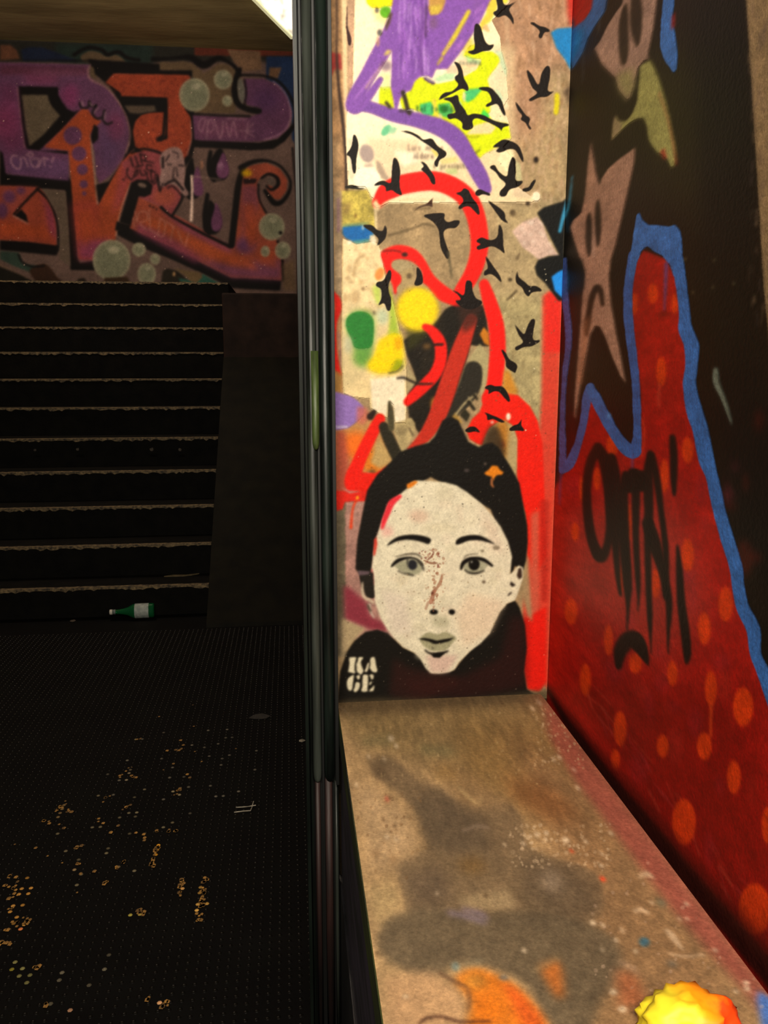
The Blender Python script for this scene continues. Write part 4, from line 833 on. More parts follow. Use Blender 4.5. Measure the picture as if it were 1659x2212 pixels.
# ================================================================== BACK WALL WITH MURAL (y = 8.7)
YB = 8.7
us = np.concatenate([[-3.4], np.arange(-2.85, 0.16, 0.0062), [0.2]])
vs = np.concatenate([[1.9], np.arange(2.06, 4.40, 0.0062)])
B = Canvas(1, YB, us, vs, '#503f39')
f = B.fill; l = B.line; o_ = B.oval
K = '#0d0b0b'
f([(-80,80),(700,80),(700,135),(-80,135)], '#1d1c18', 4); f([(420,100),(640,100),(640,122),(420,120)], '#4a2218', 3); f([(120,95),(330,95),(330,140),(250,150),(120,130)], '#1a2420', 6)
f([(575,122),(660,122),(660,330),(630,300),(630,240),(605,190),(575,170)], '#18253f', 3, part='blue_background_patch'); f([(582,146),(608,146),(600,170),(580,168)], '#58402e', 1.5)
f([(490,106),(562,110),(566,150),(525,155),(505,135)], '#5a4432', 1.5, part='tan_background_shape')
f([(0,97),(22,97),(36,108),(43,128),(0,130)], '#4c3022', 2); f([(45,108),(60,102),(90,102),(120,112),(170,132),(50,132)], '#141a2a', 3)
f([(175,120),(195,110),(215,114),(232,122),(250,118),(268,130),(272,145),(245,150),(220,155),(205,170),(195,160),(195,138),(178,132)], '#4a3c2c', 2, smooth=True, part='tan_background_shape')
l([(160,118),(190,103),(220,108),(232,118),(255,112),(275,125),(300,130)], K, 8, 1.6)
f([(338,140),(350,133),(372,135),(395,132),(420,138),(432,150),(440,158),(455,150),(470,138),(490,138),(510,150),(520,165),(515,200),(508,245),(415,245),(410,180),(412,158),(338,152)], '#4c3d2c', 1.6)
l([(330,128,10),(370,126,6),(410,124,12),(440,140,18),(470,126,10),(490,132,8),(508,145,8),(518,162,8)], K, None, 1.6)
f([(190,128),(345,138),(345,152),(415,152),(415,166),(240,160),(195,142)], K, 1.5); f([(0,128),(200,134),(205,160),(235,185),(240,172),(250,158),(200,130)], K, 1.5)
# thick black lower outlines of the letters
f([(0,300),(12,300),(16,376),(150,384),(158,395),(205,400),(235,392),(262,352),(285,300),(290,320),(262,365),(238,400),(215,445),(208,420),(158,412),(0,402)], K, 1.5)
f([(140,400),(160,400),(168,556),(172,568),(206,562),(212,584),(152,583)], K, 1.5); f([(0,518),(60,520),(125,528),(128,540),(122,552),(0,540)], K, 1.5)
f([(250,498),(280,488),(375,533),(440,568),(500,598),(560,601),(608,604),(605,628),(545,625),(500,622),(440,592),(370,560),(300,532),(255,508)], K, 1.5)
f([(255,170),(280,165),(420,168),(420,250),(425,300),(560,308),(600,300),(630,270),(640,270),(615,305),(590,322),(540,325),(500,322),(418,318),(412,345),(400,360),(300,340),(270,290),(262,225)], K, 1.5)
# purple letter
def lp(poly, col, lab=None, **k): f(poly, col, 1.4, part='graffiti_letter', label=lab, **k)
PP = '#4f3049'
lp([(-60,133),(10,135),(195,140),(190,150),(192,166),(205,176),(226,186),(246,205),(264,235),(276,262),(280,290),(276,315),(266,340),(252,362),(235,382),(215,396),(208,380),(205,330),(196,300),(150,325),(148,390),(90,384),(12,375),(6,330),(-60,300)], PP, 'purple letter with pale outline')
f([(0,140),(190,145),(188,162),(0,162)], '#43222e', 5, op=.8); o_(10,265,30,40,'#64243e',18,op=.6); o_(90,170,40,12,'#642c44',10,op=.6); f([(128,200),(150,180),(170,190),(165,235),(140,230)], '#6c2a50', 9, op=.7); o_(235,320,26,50,'#44304e',16,op=.7); f([(20,340),(150,345),(148,388),(20,374)], '#4c3656', 8, op=.6); o_(250,275,18,30,'#6a2c48',10,op=.5)
l([(195,140),(190,152),(192,168),(206,178),(228,188),(250,212),(268,240),(278,270),(281,298),(272,330)], '#85605e', 3, 1.4, op=.8); l([(38,190),(45,250),(54,318)], '#85605e', 3, 1.4, op=.8)
f([(40,186),(126,188),(126,205),(134,220),(146,236),(160,242),(172,238),(130,285),(85,325),(148,326),(146,333),(58,322),(54,312),(46,260)], K, 1.4)
f([(47,205),(103,205),(106,218),(112,230),(130,250),(95,290),(64,316),(56,280)], '#4c4234', 1.4)
# orange arm / V
lp([(95,318),(130,283),(172,240),(178,235),(190,236),(197,248),(208,256),(219,262),(208,272),(196,290),(198,330),(204,390),(211,446),(232,405),(262,352),(285,326),(300,330),(288,360),(284,392),(270,430),(255,482),(248,525),(205,562),(170,560),(158,450),(150,350),(148,326)], '#80371f', 'orange letter with a row of purple dots')
f([(150,440),(205,430),(215,450),(190,560),(168,558)], '#7a2c2c', 14, op=.6); f([(262,352),(300,330),(270,430),(240,470)], '#703040', 10, op=.6); f([(170,520),(245,515),(205,562),(170,560)], '#6c3050', 9, op=.8); l([(196,292),(202,350),(210,440)], '#a08070', 2.5, 1.2, op=.7); l([(284,395),(262,450),(250,510)], '#a08070', 2.5, 1.2, op=.7)
f([(203,268),(212,276),(212,300),(200,312),(196,296)], K, 1.3)
for x, y, r in ((157,293,20),(171,332,16),(178,366,12),(181,398,9),(182,418,5)): o_(x, y, r, r, '#4e2e48', 1.6)
l([(172,222),(176,232),(190,232),(194,220)], K, 4, 1.2); l([(192,220),(198,230),(208,228)], K, 4, 1.2); l([(208,228),(200,244),(208,256),(220,254)], K, 4, 1.2); l([(226,238),(222,256),(230,268),(243,264)], K, 4, 1.2); l([(177,220),(180,229)], '#8a6a74', 4, 1.3, op=.7); l([(194,222),(200,229)], '#8a6a74', 4, 1.3, op=.7); l([(212,232),(204,244)], '#8a6a74', 3, 1.3, op=.7); l([(228,242),(226,258)], '#8a6a74', 3, 1.3, op=.7)
# lower left letter
lp([(-60,400),(30,402),(85,405),(103,425),(117,455),(122,480),(123,530),(60,522),(-60,516)], '#783424', 'orange and purple letter at the left edge')
f([(0,405),(40,404),(85,406),(30,462),(0,460)], '#7c3a34', 8, op=.8); o_(20,425,14,14,'#4a2c50',5,op=.8); o_(45,412,10,8,'#4a2c50',4,op=.8); o_(5,455,12,18,'#43294c',5,op=.8); f([(85,415),(118,460),(123,520),(105,500),(98,450)], '#6c2c44', 8, op=.8)
l([(86,404),(58,432),(30,463)], K, 5, 1.2); f([(30,465),(46,452),(57,464),(61,482)], K, 1.3); l([(28,466),(61,484)], '#a08078', 2.5, 1.2, op=.7)
l([(80,408),(103,430),(118,460),(125,490),(127,535)], K, 5, 1.2)
f([(92,408),(142,414),(147,480),(152,575),(128,560),(130,500),(122,460)], '#4c4036', 2)
# orange angular letter
lp([(228,178),(245,159),(408,162),(412,172),(398,200),(395,225),(402,240),(413,255),(415,300),(405,335),(388,352),(345,345),(310,330),(292,316),(287,285),(292,262),(306,246),(330,240),(357,240),(357,290),(345,305),(362,300),(362,212),(262,208)], '#7c3320', 'orange letter with small black dashes')
f([(232,180),(260,200),(262,210),(358,212),(360,250),(356,292),(350,305),(338,306),(337,298),(350,291),(354,242),(322,243),(300,250),(288,262),(276,246),(262,225)], K, 1.3); f([(268,228),(334,228),(338,240),(300,246),(280,244)], '#453a30', 1.4)
for _ in range(80):
    x, y = (g.uniform(240, 408), g.uniform(163, 205)) if g.random() < .5 else (g.choice([g.uniform(295, 350), g.uniform(366, 410)]), g.uniform(250, 335))
    a = g.uniform(0, 3.1); l([(x, y), (x+6*math.cos(a), y+6*math.sin(a))], '#4a1a16', 2.2, 1, smooth=False, op=.7)
l([(412,262),(414,300),(404,334)], '#94706c', 2.5, 1.2, op=.7); l([(415,250),(419,300),(412,340)], K, 4, 1.2)
# purple hook letter
lp([(528,170),(570,170),(600,184),(620,210),(630,245),(622,278),(600,298),(560,306),(480,305),(420,302),(416,248),(480,250),(520,254),(548,250),(562,240),(560,232),(535,228),(525,215)], '#4a2c44', 'purple hook letter')
o_(575,215,30,26,'#3c2444',16,op=.7); f([(425,255),(540,258),(540,300),(425,298)], '#5c3448', 10, op=.6); l([(590,176),(615,200),(628,240),(622,272),(600,292),(570,302)], '#8c6478', 3, 1.4, op=.8)
l([(518,150,10),(510,170,12),(507,195,14),(512,220,14),(530,234,12),(552,239,14),(560,240,12)], K, None, 1.3, part='letter_outline'); f([(514,172),(522,170),(530,190),(530,210),(524,226),(516,212),(513,190)], '#55524a', 1.4); l([(528,172),(532,200),(528,228)], K, 3.5, 1.2); l([(416,246),(470,249),(540,251)], K, 4, 1.2); l([(520,162),(570,164),(604,178),(628,210),(638,245),(630,280),(606,304)], K, 5, 1.3)
# big lower letter
lp([(300,424),(345,446),(400,476),(450,504),(492,530),(504,532),(512,450),(516,400),(520,376),(538,358),(575,351),(604,364),(621,388),(619,412),(604,432),(590,430),(576,412),(580,396),(594,408),(604,396),(592,378),(570,378),(556,392),(556,420),(572,456),(598,520),(613,560),(608,606),(560,602),(500,600),(440,570),(375,536),(274,490),(284,440),(290,424)], '#783828', 'orange and purple letter sweeping along the bottom')
f([(520,400),(556,400),(560,440),(525,520)], '#5a3048', 8, op=.6); o_(530,530,22,18,'#4a2c54',9,op=.8); f([(500,570),(610,560),(608,605),(500,600),(420,560)], '#5c3450', 9, op=.8); f([(300,480),(380,520),(440,560),(420,570),(290,500)], '#6a3048', 8, op=.7); f([(340,450),(500,536),(500,550),(400,500)], '#6a3450', 6, op=.7)
f([(300,426),(262,352),(300,328),(330,322),(370,335),(390,360),(396,400),(392,430),(372,466),(340,444)], '#74363a', 1.6, part='graffiti_letter'); o_(355,425,26,20,'#84402c',10,op=.7)
l([(284,330,5),(310,322,5),(345,330,5),(368,345,4)], K, None, 1.2); l([(394,405),(393,430),(372,466)], K, 5, 1.2)
l([(525,365,12),(515,400,14),(508,460,14),(500,530,14)], K, None, 1.3); l([(520,362,12),(545,350,9),(575,347,6),(604,358,5),(625,385,5),(626,410,7),(610,435,9),(592,438,12),(572,412,8)], K, None, 1.3)
l([(565,385,5),(580,376,6),(598,384,8),(600,400,8),(586,410,6),(576,402,5)], K, None, 1.2); o_(585,392,8,9,'#4c403a',1.6); l([(558,398),(560,430),(575,460)], K, 4, 1.2)
l([(348,448,7),(372,468,5),(430,500,6),(495,532,7)], K, None, 1.2); l([(610,560),(613,605)], K, 6, 1.2)
f([(283,395),(296,388),(318,388),(330,400),(326,420),(312,426),(300,424),(282,488),(258,480)], K, 1.4); o_(307,400,10,5,'#5c4c44',2,ang=.3); f([(252,478),(282,486),(278,500),(248,498)], K, 1.3)
# drops
for pts in ([(478,322),(490,345),(496,370),(488,386),(468,388),(458,372),(463,350)], [(462,430),(476,455),(481,485),(470,503),(452,500),(448,478),(456,452)], [(424,352),(434,385),(440,412),(434,426),(415,426),(404,410),(412,370)]):
    f([(x-3+(-6 if x < 470 else 0), y+(2 if y > 360 else -3)) for x, y in pts], K, 2, smooth=True)
    c = np.mean(pts, 0); f([(c[0]+4+(x-c[0])*.74, c[1]+1+(y-c[1])*.84) for x, y in pts], '#53304a', 1.4, smooth=True, part='painted_drop')
l([(455,328,8),(452,360,12),(462,390,8)], K, None, 1.3); l([(448,420,8),(444,470,14),(452,505,8)], K, None, 1.3)
o_(476,358,7,9,'#7c5a70',3,op=.6); l([(414,345,8),(408,380,16),(412,425,12)], K, None, 1.4)
f([(165,455),(200,450),(205,500),(180,540)], '#8c3c1c', 9, op=.6); f([(300,480),(360,500),(440,545),(500,575),(560,585),(540,560),(480,545),(400,505),(330,470)], '#8c3e1c', 7, op=.6)
f([(525,440),(550,440),(556,520),(540,540),(528,500)], '#87391e', 8, op=.7); f([(0,480),(100,490),(110,515),(0,510)], '#8c3a1c', 8, op=.6); f([(560,530),(590,540),(600,580),(560,570)], '#8a3c22', 7, op=.6)
f([(70,150),(180,152),(186,164),(70,164)], '#5a3448', 5, op=.6); f([(0,180),(34,185),(46,260),(54,320),(10,330)], '#5c2644', 12, op=.5)
# bubbles
for x, y, rx, ry in ((241,562,41,44),(420,205,33,36),(482,172,20,21),(587,490,28,29),(611,541,17,19),(573,543,10,12),(300,539,15,15),(335,560,11,12),(317,592,20,24),(491,218,11,12)):
    o_(x, y, rx, ry, '#7f7a64', 1.8, op=.9, part='painted_bubble'); o_(x, y, rx-4, ry-4, '#5c5f4c', 4, op=.85); o_(x+rx*.1, y-ry*.5, rx*.3, ry*.2, '#8a8570', 3, op=.7)
o_(606,503,4,4,K,1.2); o_(600,522,3,3,K,1.2); o_(533,374,11,8,'#a07c08',4); f([(524,386),(556,386),(552,396),(526,398)], '#1c1010', 3)
# bottom shapes
f([(0,542),(40,545),(50,570),(85,575),(70,590),(30,575),(0,560)], '#26332c', 2); f([(-20,558),(30,585),(90,615),(60,615),(0,590)], '#564438', 2); f([(-20,568),(40,592),(80,612),(-20,612)], '#15130f', 2); f([(70,578),(95,570),(110,580),(125,600),(142,616),(90,616),(65,590)], '#2c1c14', 2, smooth=True); f([(160,616),(170,602),(182,600),(194,618)], '#1c1510', 1.5); f([(225,600),(275,598),(284,618),(225,618)], '#2c1e12', 2)
l([(40,550),(48,566),(70,576),(95,574)], K, 4, 1.5)
f([(346,620),(352,585),(362,580),(385,585),(410,610),(412,622),(346,622)], '#1c1812', 1.6); f([(385,600),(420,608),(438,592),(470,610),(500,628),(400,628)], '#1f4238', 2); f([(375,580),(430,588),(438,598),(425,612),(412,608),(400,596)], '#54442e', 2); o_(376,592,3,5,'#9c7850',1.2); f([(385,612),(400,608),(412,622),(382,622)], '#5a3c20', 2)
f([(610,570),(636,560),(640,628),(612,628)], '#54422f', 5, op=.8); l([(632,320,5),(636,370,4),(642,440,5),(645,640,6)], '#120f10', None, 1.6)
# grey scribbled face
f([(352,328),(372,318),(390,322),(398,345),(400,372),(398,400),(408,418),(398,424),(382,404),(362,398),(352,404),(340,398),(348,370),(345,345)], '#7a605c', 2, smooth=True, part='scribbled_face')
for pts, ww in (([(352,340),(352,362)], 5), ([(358,348),(366,334)], 3), ([(362,355),(370,355)], 3), ([(386,357),(396,358)], 3), ([(376,362),(374,385),(380,387)], 2.5), ([(381,362),(384,382)], 2.5), ([(356,400),(366,393),(378,390),(386,398),(396,410)], 5), ([(362,406),(372,402),(382,410),(390,420),(398,425)], 3), ([(340,385),(342,400),(346,414)], 3.5), ([(372,328),(384,332),(385,342)], 2)): l([(a, b, ww) for a, b in pts], '#191214', None, 1.2)
# written tags
TG = '#97707e'
for pts in ([(38,338),(28,336),(24,348),(32,362),(42,364),(46,350),(44,344),(52,340),(58,352),(60,360)], [(60,332),(68,330),(72,336),(64,338),(58,334)], [(64,342),(70,358),(80,360),(84,344),(70,344)], [(84,360),(92,342),(104,344)], [(96,342),(96,358)], [(116,340),(112,350)], [(109,359),(110,360)]): l([(a, b, 3) for a, b in pts], TG, None, 1.2, op=.8)
for pts in ([(436,255),(429,272),(434,285),(440,275),(444,258),(438,256)], [(450,258),(446,300)], [(446,282),(455,285),(462,275),(456,258),(448,268)], [(464,260),(476,300),(482,260),(480,290)], [(488,262),(496,296),(504,262),(512,298),(506,262)], [(490,256),(532,258)], [(518,282),(548,284)], [(536,264),(530,300)], [(548,266),(534,284),(550,296)]): l([(a, b, 2.4) for a, b in pts], '#84606e', None, 1.2, op=.75)
for pts in ([(292,455),(296,480),(300,460),(316,458),(318,475),(302,482),(318,498)], [(323,452),(324,498)], [(326,498),(342,508)], [(346,472),(342,505),(350,512),(356,500),(356,480),(348,472)], [(358,478),(378,492)], [(374,492),(368,522)], [(384,498),(394,526)], [(408,502),(400,532)], [(288,470),(290,490)]): l([(a, b, 2.4) for a, b in pts], '#9a685c', None, 1.2, op=.7)
BW = '#180e10'
for pts in ([(281,340),(288,360)], [(292,338),(299,358)], [(292,362),(310,356)], [(303,332),(306,352)], [(303,334),(313,336),(314,346),(306,346),(332,352)], [(276,364),(274,376),(284,388),(290,378),(296,366),(298,374),(292,382)], [(302,366),(306,378),(316,376),(312,368)], [(318,356),(318,366),(336,372)], [(318,356),(328,358)], [(318,372),(320,388),(332,392),(336,376)], [(328,366),(326,376),(330,396),(338,392),(340,376),(344,400),(346,412),(352,396)]): l([(a, b, 3) for a, b in pts], BW, None, 1.2)
for x, y, r in ((267,388,2.5),(272,383,2),(324,445,2.5),(331,448,2.5),(338,452,2.5)): o_(x, y, r, r, BW, 1)
l([(414,380,5),(415,420,5),(413,476,6)], '#ceb4a6', None, 1, part='pale_paint_drip'); l([(412,381),(440,383),(476,388)], '#8c7468', 2, 1, op=.7); l([(436,350),(436,362)], '#94644c', 5, 2, op=.8)
B.speck(90, (0,140,640,600), '#b89c8c', .8, 1.8, .7, 17)
B.mottle(0.14, 26, 51); B.mottle(0.12, 3, 52)
m_mural = painted_mat('mural_paint', 2.15, rough=0.6, bump=0.3, bscale=30, dist=0.004, mott=0.28, mscale=130, spec=0.1)
EP, EQ = boxdata(-3.4, 0.2, YB+0.004, YB+0.3, 1.9, 4.4)
wall_back = B.mesh('wall_back', m_mural, extra=(EP, EQ, '#333333')); tag(wall_back, kind='structure')
B.build_parts(m_mural, wall_back, lift=0.0012)

# ================================================================== STAIRWELL
m_step = rough_mat('dark_stone', '#070605', '#0f0d0a', 0.8, 12, 0.4, dist=0.004, spec=0.1)
m_nose = rough_mat('worn_nosing', '#282016', '#86704c', 0.7, 60, 0.5, detail=8)
m_ramp = rough_mat('dark_plinth', '#080704', '#15120a', 0.7, 9, 0.4, dist=0.004, spec=0.1)
m_brown = rough_mat('brown_plinth', '#201511', '#33231c', 0.7, 9, 0.3, spec=0.15)
m_ceil = rough_mat('ceiling_render', '#8c7c4e', '#b4a26c', 0.8, 2.2, 0.3, dist=0.01, stretch=(.6, 2.2, 1))
m_plain = rough_mat('dark_render', '#2a241c', '#3a3226', 0.8, 8, 0.3)
SX = -0.48; RISE, GO, Y0, Z1 = 0.189, 0.243, 4.68, 0.175
stairs = empty('staircase', (-1.9, Y0, 0)); tag(stairs, 'dark stone staircase climbing to the graffiti wall', 'stairs')
for k in range(12):
    z1 = Z1+RISE*k; y0 = Y0+GO*k; z0 = 0.0 if k == 0 else z1-RISE
    if k == 11: break
    y1 = y0+GO+0.03 if k < 10 else YB
    st = box_obj('step' if k < 10 else 'landing', (-3.38, SX, y0, y1, z0, z1), m_step, stairs, 0.004)
    # worn, chipped nosing
    bm = bmesh.new(); n = 150; ys = y0-0.004; ring = []
    for i in range(n+1):
        x = -3.38+(SX+3.38-0.004)*i/n; j = random.uniform(0, 1)**2*0.014
        ring.append([bm.verts.new((x, y0+0.022+0.008*random.random(), z1+0.0015)), bm.verts.new((x, ys, z1+0.001-0.002*random.random())), bm.verts.new((x, ys, z1-0.010-j)), bm.verts.new((x, y0+0.003, z1-0.012-j))])
    for a, b in zip(ring[:-1], ring[1:]):
        for q in range(3): bm.faces.new((a[q], a[q+1], b[q+1], b[q]))
    bmesh.ops.recalc_face_normals(bm, faces=bm.faces)
    bm_obj('nosing', bm, m_nose, st)
# a scrap of card on the first tread
bm = bmesh.new(); c = at1(392, 1243, 2, Z1+0.004)
prism(bm, [(c.x-.10, c.y-.012), (c.x-.05, c.y+.02), (c.x+.02, c.y+.015), (c.x+.10, c.y+.035), (c.x+.06, c.y+.004), (c.x+.01, c.y-.014)], 2, Z1+0.001, Z1+0.006)
o = bm_obj('card_scrap', bm, rough_mat('card', '#4c4028', '#6c5c3c', .8, 40)); tag(o, 'flat torn brown scrap lying on the lowest step', 'scrap')
steps_ = [c for c in stairs.children if c.name.startswith('step')]
m_mark = rough_mat('pale_mark', '#2e261e', '#4c4236', .8, 80)
for px_, py_, r_ in ((75,972,.009),(168,971,.012),(328,971,.013),(388,971,.011)):
    yk = Y0+GO*4-0.0002; c = at1(px_, py_, 1, Y0+GO*3); k = 7; bm = bmesh.new()
    prism(bm, [(c.x+r_*math.cos(6.283*i/k)*random.uniform(.6, 1.2), c.z+r_*math.sin(6.283*i/k)*random.uniform(.6, 1.2)) for i in range(k)], 1, Y0+GO*3-0.0015, Y0+GO*3+0.0005)
    bm_obj('pale_mark', bm, m_mark, steps_[3])
# sloped plinth beside the stairs, brown upstand at its head
slope = RISE/GO; yr0 = 4.42; yr1 = 6.3
bm = bmesh.new(); zt = (yr1-yr0)*slope
prism(bm, [(yr0, 0.0), (yr0+0.01, 0.02), (yr1, zt), (yr1, 0.0)], 0, SX+0.002, 0.10)
plinth = bm_obj('sloped_plinth', bm, m_ramp); tag(plinth, 'dark sloping plinth running up beside the stairs', 'plinth')
m_fleck = rough_mat('ochre_fleck', '#3c2e14', '#7a5c28', .8, 60)
bm = bmesh.new(); nrm_ = Vector((0, -slope, 1)).normalized()
for cx_, cy_, rx_, ry_, nn_ in ((500,1230,14,14,6),(468,1275,8,28,12),(535,1245,16,24,12),(530,1285,30,20,12),(550,1325,26,18,14),(480,1328,16,10,5),(620,850,30,30,3),(560,1100,60,90,8),(600,1200,40,80,8),(640,1330,10,14,5)):
    for _ in range(nn_):
        px_ = cx_+random.uniform(-1, 1)*rx_; py_ = cy_+random.uniform(-1, 1)*ry_
        r = FW+RT*(px_-829.5)/F-UP*(py_-1106)/F; t = (-yr0*slope-EYE)/(r[2]-r[1]*slope); c = Vector(EYEP+t*r)+nrm_*0.0012
        if not (SX+0.01 < c.x < 0.09) or c.y < yr0+0.02: continue
        a = random.uniform(.004, .012); v = [bm.verts.new(c+Vector((dx*a, dy*a, dy*a*slope))) for dx, dy in ((-1, -.6), (.8, -1), (1.1, .7), (-.5, 1.2))]; bm.faces.new(v)
fl = bm_obj('ochre_fleck', bm, m_fleck, plinth); fl['kind'] = 'stuff'
zb = at1(560, 633, 1, yr1).z
o = box_obj('plinth_head', (SX+0.003, 0.10, yr1+0.001, 8.4, 0.0, zb), m_brown, None, 0.012); tag(o, 'brown upright block at the head of the sloping plinth', 'block')
# shell
ZC = 4.37
def struct(name, dims, mat): return tag(box_obj(name, dims, mat), kind='structure')
struct('ceiling', (-3.4, 0.12, 2.15, YB, ZC, ZC+0.2), m_ceil)
struct('wall_left', (-3.6, -3.4, -1.2, YB, 0, ZC), m_plain)
struct('wall_stairwell', (0.105, 0.3, 2.16, YB, 0, ZC-0.002), m_plain)

# ceiling light with bright diffuser
A_ = at1(470, -85, 2, ZC); Bq = at1(628, 76, 2, ZC)
d = (Bq-A_); d.z = 0; d.normalize(); nrm = Vector((d.y, -d.x, 0))
m_em, nt, b = new_mat('lamp_diffuser'); b.inputs['Base Color'].default_value = (0.9, 0.85, 0.7, 1); b.inputs['Emission Color'].default_value = (1.0, 0.88, 0.66, 1)
nz_ = nt.nodes.new('ShaderNodeTexNoise'); nz_.inputs['Scale'].default_value = 5
mr = nt.nodes.new('ShaderNodeMapRange'); mr.inputs['From Min'].default_value = .35; mr.inputs['From Max'].default_value = .6; mr.inputs['To Min'].default_value = 0.7; mr.inputs['To Max'].default_value = 2.2
nt.links.new(nz_.outputs['Fac'], mr.inputs['Value']); nt.links.new(mr.outputs[0], b.inputs['Emission Strength'])
lamp = empty('ceiling_light', (A_.x, A_.y, ZC)); tag(lamp, 'glowing ceiling light set askew above the stairs', 'light')
bm = bmesh.new()
tri = [A_+nrm*0.03, Bq+nrm*0.03, Vector((Bq.x, A_.y-0.4, ZC)), Vector((A_.x, A_.y-0.4, ZC))]
prism(bm, [(p.x, p.y) for p in tri], 2, ZC-0.02, ZC-0.002); bm_obj('diffuser', bm, m_em, lamp)
m_rim, nt, b = new_mat('lamp_rim'); b.inputs['Base Color'].default_value = (.55, .55, .3, 1); b.inputs['Roughness'].default_value = .4; b.inputs['Emission Color'].default_value = (1, .9, .5, 1); b.inputs['Emission Strength'].default_value = .5
bm = bmesh.new(); prism(bm, [(p.x, p.y) for p in (A_, Bq, Bq+nrm*0.028, A_+nrm*0.028)], 2, ZC-0.035, ZC-0.002); bm_obj('rim', bm, m_rim, lamp)

# ================================================================== FLOOR with round rubber studs
m_floor = rough_mat('black_rubber', '#050404', '#0a0908', 0.7, 5, 0.2, spec=0.08)
floor = struct('floor', (-3.4, 0.6, -1.2, 4.69, -0.08, 0.0), m_floor)
pitch = 0.0245; xs = np.arange(-1.62, 0.075, pitch); ysx = np.arange(1.55, 4.40, pitch)
GX, GY = np.meshgrid(xs, ysx); GX = GX.ravel(); GY = GY.ravel(); n = len(GX); seg = 6
ang = np.arange(seg)*2*math.pi/seg
v0 = np.stack([0.0062*np.cos(ang), 0.0062*np.sin(ang), np.zeros(seg)+0.0001], 1); v1 = np.stack([0.0042*np.cos(ang), 0.0042*np.sin(ang), np.zeros(seg)+0.0019], 1)
vv = np.vstack([v0, v1]); V = (vv[None]+np.stack([GX, GY, 0*GX], 1)[:, None]).reshape(-1, 3)
nq = np.array([[i, (i+1) % seg, seg+(i+1) % seg, seg+i] for i in range(seg)]); top = np.array([[seg, seg+1, seg+2, seg+3], [seg, seg+3, seg+4, seg+5]])
q = np.vstack([nq, top]); Q = (q[None]+(np.arange(n)*2*seg)[:, None, None]).reshape(-1, 4)
col = np.tile(lin('#0d0b09'), (n, 1))
def wear(px, py, rx, ry, c, p):
    ctr = at1(px, py, 2, 0.0); a1 = at1(px+rx, py, 2, 0.0); a2 = at1(px, py+ry, 2, 0.0)
    R1 = abs(a1.x-ctr.x); R2 = abs(a2.y-ctr.y)
    dd = ((GX-ctr.x)/R1)**2+((GY-ctr.y)/R2)**2
    m = (dd < 1) & (RNG.random(n) < p); col[m] = lin(c)*RNG.uniform(.5, 1.3, (m.sum(), 1))
for a in ((30,1960,22,70,'#b07c38',.5),(55,1995,14,14,'#c06c3c',.7),(335,1845,12,26,'#e09828',.7),(392,1915,12,24,'#c08c50',.6),(440,1935,16,40,'#c49448',.6),(430,1985,12,14,'#9c7838',.5),(225,1895,10,10,'#9c8038',.4),(135,1745,16,20,'#94764c',.5),(100,1775,10,10,'#8c7048',.4),(300,1975,20,10,'#a09040',.4),(300,1965,12,12,'#9c8440',.4),(10,2090,40,20,'#a89838',.4),(75,2090,14,8,'#9c7c48',.4),(260,1870,16,16,'#8c7450',.4),(165,1870,14,14,'#806848',.3),(370,1790,24,12,'#b8a888',.3),(270,1680,20,20,'#7c6c54',.3),(385,1710,12,20,'#948464',.3),(300,1598,8,6,'#b8a070',.7),(160,2175,30,16,'#b88868',.3),(350,2170,14,12,'#c89468',.5),(60,2100,60,40,'#807848',.15),(250,1800,160,120,'#6c6048',.06),(400,1650,160,120,'#5c5448',.05),(150,2100,150,100,'#5c5444',.08)): wear(*a)
C4 = np.ones((n*2*seg, 4), np.float32); C4[:, :3] = np.repeat(col, 2*seg, axis=0)
me = bpy.data.meshes.new('stud'); me.vertices.add(len(V)); me.vertices.foreach_set('co', V.astype(np.float32).ravel())
me.loops.add(len(Q)*4); me.loops.foreach_set('vertex_index', Q.astype(np.int32).ravel()); me.polygons.add(len(Q)); me.polygons.foreach_set('loop_start', np.arange(0, len(Q)*4, 4, dtype=np.int32)); me.update(calc_edges=True)
ca = me.color_attributes.new('paint', 'FLOAT_COLOR', 'POINT'); ca.data.foreach_set('color', C4.ravel())
m_stud = painted_mat('stud_rubber', 1.0, rough=0.35, bump=0.1, mott=0.3, mscale=40, spec=0.2); me.materials.append(m_stud)
studs = link('stud', me, floor); studs['kind'] = 'stuff'

